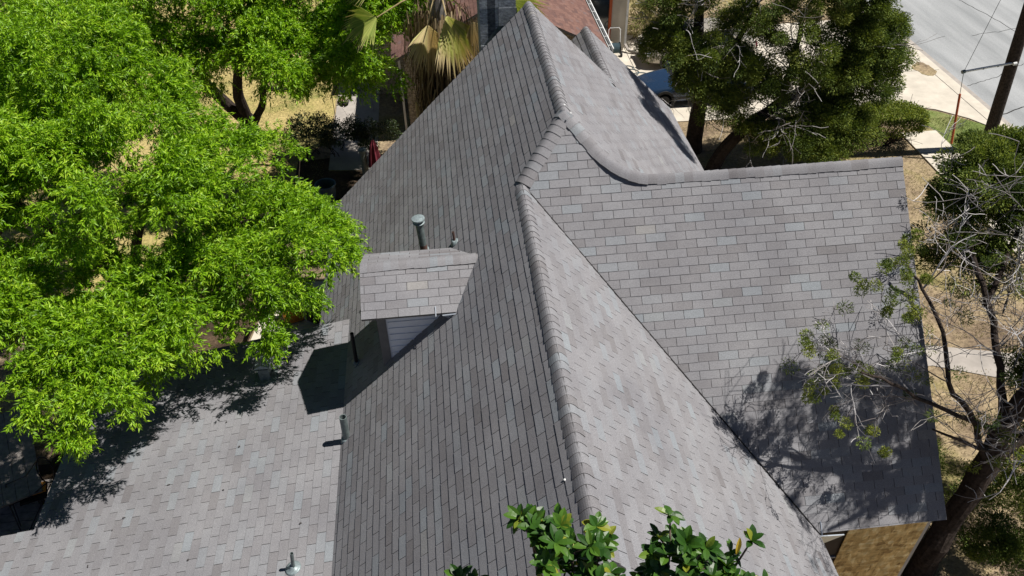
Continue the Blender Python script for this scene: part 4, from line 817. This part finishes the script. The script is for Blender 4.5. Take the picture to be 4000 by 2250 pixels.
# ------------------------------------------------------------------ cars
def car(name, label, loc, mat, L=4.55, W=1.76, H=1.42, nose=-1):
    root = empty(name, loc, label=label, cat='car', group='cars parked on the driveway'); hw = W / 2
    # stations: x (0 front .. L rear), half width, hood/deck height, sill height
    st = [(0, .52, .50, .30), (.06, .66, .62, .24), (.25, .78, .70, .2), (.8, .86, .80, .18), (1.35, .88, .90, .18), (2.3, .88, .94, .18), (3.3, .88, .97, .18), (3.9, .85, .97, .2), (4.3, .78, .93, .24), (4.48, .68, .84, .3), (4.55, .55, .60, .36)]
    def ring(hwf, top, sill):
        h = hwf * hw / .88; return [(0, sill), (h * .9, sill), (h * .98, sill + .12), (h, (sill + top) / 2), (h * .985, top - .14), (h * .92, top - .035), (h * .72, top + .008), (h * .35, top + .03), (0, top + .035)]
    def loft(stations):
        b = MB(); rows = []
        for x, a, t, s in stations:
            r = ring(a, t, s); rows.append([(x * L / 4.55, y, z) for y, z in r] + [(x * L / 4.55, -y, z) for y, z in r[-2:0:-1]])
        n = len(rows[0]); vs = [v for r in rows for v in r]; fs = [(i * n + j, i * n + (j + 1) % n, (i + 1) * n + (j + 1) % n, (i + 1) * n + j) for i in range(len(rows) - 1) for j in range(n)]
        fs += [tuple(range(n)), tuple((len(rows) - 1) * n + j for j in range(n))]
        b.add([(loc[0] + x, loc[1] + y, loc[2] + z) for x, y, z in vs], fs); return b
    body = loft(st).build('body', mat, root, smooth=True)
    md = body.modifiers.new('s', 'SUBSURF'); md.levels = 1; md.render_levels = 2
    # greenhouse (glass) and roof skin
    def gh(z0, z1, xa, xb, xc, xd, wa, wb, nm, mt, thick=0):
        b = MB(); s = L / 4.55
        v = [(xa * s, wa), (xb * s, wb)]
        P = [(xa, -wa, z0), (xa, wa, z0), (xd, wa, z0), (xd, -wa, z0), (xb, -wb, z1), (xb, wb, z1), (xc, wb, z1), (xc, -wb, z1)]
        b.add([(loc[0] + x * s, loc[1] + y * hw / .88, loc[2] + z) for x, y, z in P], [(0, 1, 2, 3), (4, 5, 6, 7), (0, 1, 5, 4), (1, 2, 6, 5), (2, 3, 7, 6), (3, 0, 4, 7)]); return b.build(nm, mt, root)
    gh(.90, H - .05, 1.25, 1.95, 3.15, 3.85, .80, .63, 'cabin_glass', 'glass')
    gh(H - .055, H, 1.92, 2.15, 3.0, 3.2, .66, .56, 'roof', mat)
    for sx0, sx1, zz in ((1.23, 1.98, 0), (3.87, 3.12, 0), (2.5, 2.5, 0)):
        for sy in (-1, 1):
            s = L / 4.55; b = MB(); b.tube([(loc[0] + sx0 * s, loc[1] + sy * .81 * hw / .88, loc[2] + .9), (loc[0] + sx1 * s, loc[1] + sy * .645 * hw / .88, loc[2] + H - .04)], .03, 6); b.build('pillar', mat, root)
    for wx in (.88, 3.55):
        for sy in (-1, 1):
            wc = Vector((loc[0] + wx * L / 4.55, loc[1] + sy * (hw - .1), loc[2] + .31)); b = MB()
            b.lathe(wc - Vector((0, .1 * 1, 0)), [(.2, 0), (.29, .0), (.31, .03), (.31, .18), (.29, .21), (.2, .21)], 26, axis=(0, 1, 0), close=False); wh = b.build('tyre', 'rubber', root, smooth=False)
            b = MB(); yo = wc.y + sy * .085
            b.lathe((wc.x, yo - .01, wc.z), [(.205, 0), (.205, .02), (.185, .02), (.185, 0)], 26, axis=(0, 1, 0), close=False); b.lathe((wc.x, yo - .01, wc.z), [(.05, 0), (.05, .025)], 12, axis=(0, 1, 0))
            for k in range(5):
                a = k * 2 * math.pi / 5 + .3; c = Vector((wc.x + .12 * math.cos(a), yo, wc.z + .12 * math.sin(a))); b.box(c, (.17, .02, .055), tilt=Matrix.Rotation(-a, 3, 'Y'))
            b.build('rim', 'alloy', wh)
            b = MB(); b.lathe((wc.x, wc.y + sy * .04, wc.z), [(.2, 0), (.2, .02)], 20, axis=(0, 1, 0)); b.build('brake_disc', 'black', wh)
            b = MB(); b.lathe((wc.x, loc[1] + sy * (hw - .02) - .02, wc.z + .02), [(.0, 0), (.37, 0), (.37, .045), (.0, .045)], 26, axis=(0, 1, 0)); b.build('wheel_arch', 'rubber', root)
    for sy in (-1, 1):
        b = MB(); b.box((loc[0] + .10, loc[1] + sy * .52, loc[2] + .60), (.16, .30, .11), rz=-sy * .35); b.build('headlight', 'flash', root)
        b = MB(); b.box((loc[0] + L - .05, loc[1] + sy * .5, loc[2] + .72), (.1, .32, .13), rz=sy * .3); b.build('tail_light', 'shade_darkened_red', root)
        b = MB(); b.box((loc[0] + 1.45, loc[1] + sy * (hw + .06), loc[2] + .95), (.12, .16, .11)); b.build('mirror', mat, root)
        for hx_ in (2.2, 3.15):
            b = MB(); b.box((loc[0] + hx_, loc[1] + sy * (hw - .003), loc[2] + .77), (.16, .03, .03)); b.build('door_handle', mat, root)
        b = MB(); b.box((loc[0] + 2.3, loc[1] + sy * (hw + .004), loc[2] + .42), (2.3, .02, .05)); b.build('side_trim', 'rubber', root)
    b = MB(); b.box((loc[0] + .0, loc[1], loc[2] + .43), (.06, 1.0, .14)); b.build('grille', 'black', root)
    return root
car('parked_car', 'dark blue car parked on the driveway, the nearer of the two cars', (7.45, 27.15, .035), 'blue_car', L=4.6)
car('parked_car', 'champagne coloured car parked behind the blue one near the stone house', (8.45, 30.3, .035), 'tan_car', L=4.6, H=1.5)

# ------------------------------------------------------------------ utility pole with sidewalk guy
po = empty('utility_pole', (18.55, 22, 0), label='tall dark wooden utility pole leaning beside the road', cat='utility pole')
b = MB(); b.tube([(18.56, 22, -.2), (18.05, 22, 4.5), (17.5, 22, 9.4)], [.205, .18, .155], 18, wob=.015); b.build('pole_shaft', 'bark_dark', po)
b = MB(); b.tube([(18.14, 21.86, 3.25), (17.4, 21.93, 3.13), (16.66, 22, 2.99)], .038, 10); b.tube([(18.2, 21.8, 3.26), (18.1, 21.82, 3.24)], .055, 10); st_ = b.build('guy_strut', 'white', po)
b = MB(); b.tube([(16.70, 22, 3.0), (16.60, 22, 2.98)], .06, 10)
for t in (.33, .62): c = Vector((18.14, 21.86, 3.25)).lerp(Vector((16.66, 22, 2.99)), t); b.tube([c, c + Vector((.03, 0, .005))], .043, 10)
b.build('strut_fitting', 'metal_dark', st_)
b = MB(); b.tube([(16.66, 22, 2.99), (16.95, 21.5, .0)], .010, 5); b.tube([(16.66, 22, 2.99), (17.45, 22, 8.9)], .008, 5); b.build('guy_wire', 'metal_dark', po)
A = Vector((16.66, 22, 2.99)); Bq = Vector((16.95, 21.5, .0)); b = MB(); b.tube([A.lerp(Bq, .24), A.lerp(Bq, .80)], .038, 8); b.build('guy_guard', 'orange', po)
b = MB(); b.tube([A.lerp(Bq, .93), A.lerp(Bq, .96)], .03, 8); b.build('wire_clamp', 'metal_dark', po)

# ------------------------------------------------------------------ back yard things, half hidden below the trees
def hedge(name, label, lobes, seed, per=300, rad=.26):
    o = empty(name, (lobes[0][0], lobes[0][1], 0), label=label, cat='bush'); rg = np.random.default_rng(seed)
    P, Nn = lobe_points(lobes, rg); V, F, T = tuft_clumps(P, Nn, rg, per=per, rad=rad, ll=.07, lw=.04); np_obj('foliage', V, F, T, 'leaf2', o)
    b = MB(); rd = random.Random(seed)
    for k in range(12): grow(b, (lobes[0][0] + rd.uniform(-.8, .8), lobes[0][1] + rd.uniform(-.3, .3), 0), (rd.gauss(0, .4), rd.gauss(0, .4), 1), 1.0, .02, 1, rd)
    b.build('stem', 'bark_dark', o); return o
hedge('holly_bush', 'dark small-leaved bush between the golden lawn and the walkway', [(-4.3, 24.6, .9, 1.0, .5, .6, 26), (-3.2, 24.4, .9, .8, .5, .6, 22), (-2.2, 24.2, .8, .7, .5, .5, 16)], 51, per=170)
bn = empty('garden_tub', (-3.8, 21.75, 0), label='round blue-grey plastic tub in the shade at the foot of the big roof', cat='tub')
b = MB(); b.lathe((-3.8, 21.75, 0), [(.24, 0), (.31, .62), (.335, .62), (.335, .66), (.295, .66), (.27, .3), (.002, .3)], 26); b.build('tub_wall', 'teal', bn)
b = MB(); b.lathe((-3.8, 21.75, .3), [(.27, 0), (.25, .05), (.002, .08)], 20); b.build('contents', 'soil', bn)
um = empty('closed_umbrella', (-2.25, 22.9, 0), label='closed red garden umbrella standing against the roof edge', cat='umbrella')
b = MB(); n = 14; vs = []
for i, (r, z) in enumerate([(.03, 1.45), (.09, 1.3), (.15, .9), (.20, .45)]):
    for j in range(n): a = j / n * 2 * math.pi; rr = r * (1.25 if j % 2 else .8); vs.append((-2.25 + rr * math.cos(a), 22.9 + rr * math.sin(a), z))
b.add(vs, [(i * n + j, i * n + (j + 1) % n, (i + 1) * n + (j + 1) % n, (i + 1) * n + j) for i in range(3) for j in range(n)]); b.build('canopy', 'shade_darkened_red', um)
b = MB(); b.tube([(-2.25, 22.9, 0), (-2.25, 22.9, 1.52)], .02, 8); b.lathe((-2.25, 22.9, 0), [(.25, 0), (.25, .08), (.05, .12)], 16); b.build('pole', 'black', um)
b = MB(); b.lathe((-2.62, 22.95, 0), [(.11, 0), (.11, 1.05), (.14, 1.05), (.14, 1.1), (.05, 1.13)], 16); tag(b.build('bollard', 'metal_dark'), 'dark round post with a pale flat cap beside the closed red umbrella', 'post')
hb = empty('hanging_basket', (-3.45, 26.65, .9), label='hanging basket of pale pink flowers above the grey walkway', cat='flower basket')
b = MB(); b.lathe((-3.45, 26.65, .75), [(.03, 0), (.16, .08), (.22, .22), (.2, .24), (.02, .2)], 18); b.build('basket', 'wood_dark', hb)
b = MB(); b.tube([(-3.45, 26.65, 2.3), (-3.25, 26.65, .97)], .006, 4); b.tube([(-3.45, 26.65, 2.3), (-3.62, 26.55, .97)], .006, 4); b.tube([(-3.45, 26.65, 2.3), (-3.48, 26.85, .97)], .006, 4); b.tube([(-3.45, 26.65, 2.3), (-3.75, 26.65, 2.36), (-3.82, 26.65, 2.2), (-3.82, 26.65, 0)], .012, 6); b.build('hanger', 'black', hb)
rg = np.random.default_rng(61); P = rg.normal(0, .1, (160, 3)) + np.array([-3.45, 26.65, 1.05]); V, F, T = leaves(P, rg.normal(0, 1, P.shape) + np.array([0, 0, .5]), .1, .05, rg); np_obj('foliage', V, F, T, 'leaf', hb)
P = rg.normal(0, .09, (50, 3)) + np.array([-3.42, 26.55, 1.12]); V, F, T = leaves(P, rg.normal(0, 1, P.shape), .07, .06, rg, tone=rg.uniform(.5, 1, 50)); np_obj('flowers', V, F, T, 'flower', hb)
# pergola timbers, crate and sack on the patio
pg = empty('arbor_posts', (-4.9, 14.4, 0), label='two leaning dark timbers of a garden frame beside the low roof', cat='garden frame')
for a, c in (((-5.6, 14.9, 0), (-4.55, 13.1, 2.5)), ((-4.75, 14.9, 0), (-4.25, 13.2, 2.4))):
    b = MB(); b.tube([a, c], .055, 4); b.build('timber', 'wood_dark', pg)
b = MB(); b.tube([(-5.35, 14.5, .6), (-4.65, 14.5, .65)], .03, 4); b.build('crossbar', 'wood_dark', pg)
b = MB(); b.box((-4.35, 16.2, .25), (.5, .4, .42), .3); o = tag(b.build('storage_crate', 'orange_light'), 'orange crate standing on the pale patio slab below the tree', 'crate')
b = MB(); b.box((-4.35, 16.2, .47), (.42, .32, .02), .3); b.build('crate_opening', 'soil', o)
b = MB(); b.lathe((-3.65, 15.9, .2), [(.2, 0), (.32, .2), (.34, .45), (.2, .7), (.06, .82), (.1, .9)], 14); b.v = [(x + random.uniform(-.03, .03), y + random.uniform(-.03, .03), z + random.uniform(-.02, .02)) for x, y, z in b.v]; tag(b.build('rubbish_sack', 'black'), 'black plastic sack leaning by the eave under the tree', 'sack')
fl = empty('orange_lilies', (-7.2, 14.7, 0), label='clump of orange flowers by the pale tree trunk', cat='flowers')
P = rg.normal(0, .16, (26, 3)) + np.array([-7.2, 14.6, .62]); V, F, T = leaves(P, rg.normal(0, 1, P.shape) + np.array([0, 0, 1]), .13, .07, rg, tone=rg.uniform(0, .2, 26)); np_obj('petals', V, F, T, 'flower', fl)
P = rg.normal(0, .12, (120, 3)) + np.array([-7.2, 14.65, .2]); V, F, T = leaves(P, rg.normal(0, .5, P.shape) + np.array([0, 0, 1]), .4, .03, rg); np_obj('leaves', V, F, T, 'leaf', fl)
# deck, long grey table, wire chair, ring pot at lower left
sheet('deck_ground', [(-14, 8.2), (-8.2, 8.2), (-8.2, 12), (-14, 12)], .006, 'soil')
dk = empty('wooden_deck', (-11, 10.5, 0), label='weathered grey plank deck at the lower left edge', cat='deck')
for k in range(15):
    b = MB(); b.box((-10.9 + random.uniform(-.03, .03), 8.5 + k * .205, .12), (4.6, .19, .035)); b.build('plank', 'wood_grey', dk)
tb = empty('garden_table', (-9.9, 12.1, 0), label='long grey plank table beside the low roof at lower left', cat='table')
e1 = Vector((-8.84, 10.65, .76)); e2 = Vector((-10.0, 13.1, .76)); ax = (e2 - e1).normalized(); sd_ = Vector((ax.y, -ax.x, 0))
for k in range(5):
    b = MB(); off = -sd_ * (.02 + k * .24); c = (e1 + e2) / 2 + off; ang = math.atan2(ax.y, ax.x); b.box(c, ((e2 - e1).length, .232, .04), ang); b.build('plank', 'wood_grey', tb)
for s_, t_ in ((.1, .1), (.9, .1), (.1, 1.0), (.9, 1.0)):
    c = e1.lerp(e2, s_) - sd_ * t_; b = MB(); b.box((c.x, c.y, .37), (.08, .08, .74)); b.build('leg', 'wood_dark', tb)
chn = empty('wire_chair', (-9.0, 10.7, 0), label='black metal framed chair with a round back beside the roof corner', cat='chair')
b = MB(); ring_ = [(-8.62 + .16 * math.cos(a), 10.9 + .1 * math.sin(a), 1.15 + .3 * math.sin(a)) for a in np.linspace(0, 6.283, 22)]; b.tube(ring_, .014, 5); b.build('back_frame', 'black', chn)
b = MB(); b.tube([(-8.75, 10.98, 1.35), (-9.1, 10.95, .95), (-9.55, 10.9, .8)], .013, 5); b.tube([(-8.6, 10.75, .95), (-9.0, 10.6, .7), (-9.4, 10.5, .62)], .013, 5); b.tube([(-9.55, 10.9, .8), (-9.4, 10.5, .62), (-9.2, 10.1, .12)], .013, 5); b.build('arm', 'black', chn)
for q, r_ in (((-9.55, 10.9, .8), (-9.3, 10.3, .12)), ((-8.62, 10.8, .8), (-9.1, 10.2, .12)), ((-8.6, 11.0, .85), (-8.55, 11.2, .12)), ((-9.5, 10.9, .75), (-9.6, 11.1, .12))):
    b = MB(); b.tube([q, r_], .013, 5); b.build('leg', 'black', chn)
b = MB(); b.box((-8.98, 10.72, .66), (.5, .42, .05), .3); b.build('seat', 'black', chn)
b = MB(); b.box((-8.9, 10.78, .72), (.3, .24, .06), .3); tag(b.build('cushion', 'orange_light'), 'small yellow orange cushion on the black wire chair', 'cushion')
rp = empty('plant_pot', (-8.55, 12.1, 0), label='round dark glazed pot in the shade beside the grey table', cat='pot')
b = MB(); b.lathe((-8.55, 12.1, 0), [(.14, 0), (.21, .4), (.225, .4), (.225, .44), (.2, .44), (.19, .36)], 22, close=False); b.build('pot_wall', 'teal', rp); b = MB(); b.lathe((-8.55, 12.1, .34), [(.185, 0), (.001, .01)], 18, close=False); b.build('soil', 'soil', rp)

# ------------------------------------------------------------------ grass tufts
rg = np.random.default_rng(77)
def blades(n, x0, x1, y0, y1, tlo, thi, h=.07):
    P = np.stack([rg.uniform(x0, x1, n), rg.uniform(y0, y1, n), np.full(n, .004)], 1)
    cl_ = np.sin(P[:, 0] * 3.1 + 1) * np.sin(P[:, 1] * 2.7) + rg.normal(0, .5, n); P = P[cl_ > -.1]
    D = rg.normal(0, .6, P.shape) + np.array([0, 0, .7]); D[:, 2] = np.abs(D[:, 2]); return P, D, rg.uniform(tlo, thi, len(P)), h
A_ = [blades(30000, 7.7, 16.2, 3, 12.2, 0, .75, .06), blades(22000, 8, 16.1, 13.3, 21, 0, .6, .06), blades(9000, 9, 16.1, 21, 25, .1, .8, .07), blades(16000, 17.5, 20, 14, 24.3, .35, 1, .06), blades(16000, -9.5, -4.1, 22, 32, .1, .8, .07)]
P = np.concatenate([a[0] for a in A_]); D = np.concatenate([a[1] for a in A_]); T_ = np.concatenate([a[2] for a in A_])
k = ~((P[:, 0] > 17.4) & (P[:, 1] > 24.4 - (P[:, 0] - 18.7) * 1.0)); P, D, T_ = P[k], D[k], T_[k]
V, F, T = leaves(P, D, .075, .014, rg, roll=1.5, tone=T_); np_obj('grass', V, F, T, 'grass', label='patchy dry grass over the yards around the house', cat='grass', kind='stuff')
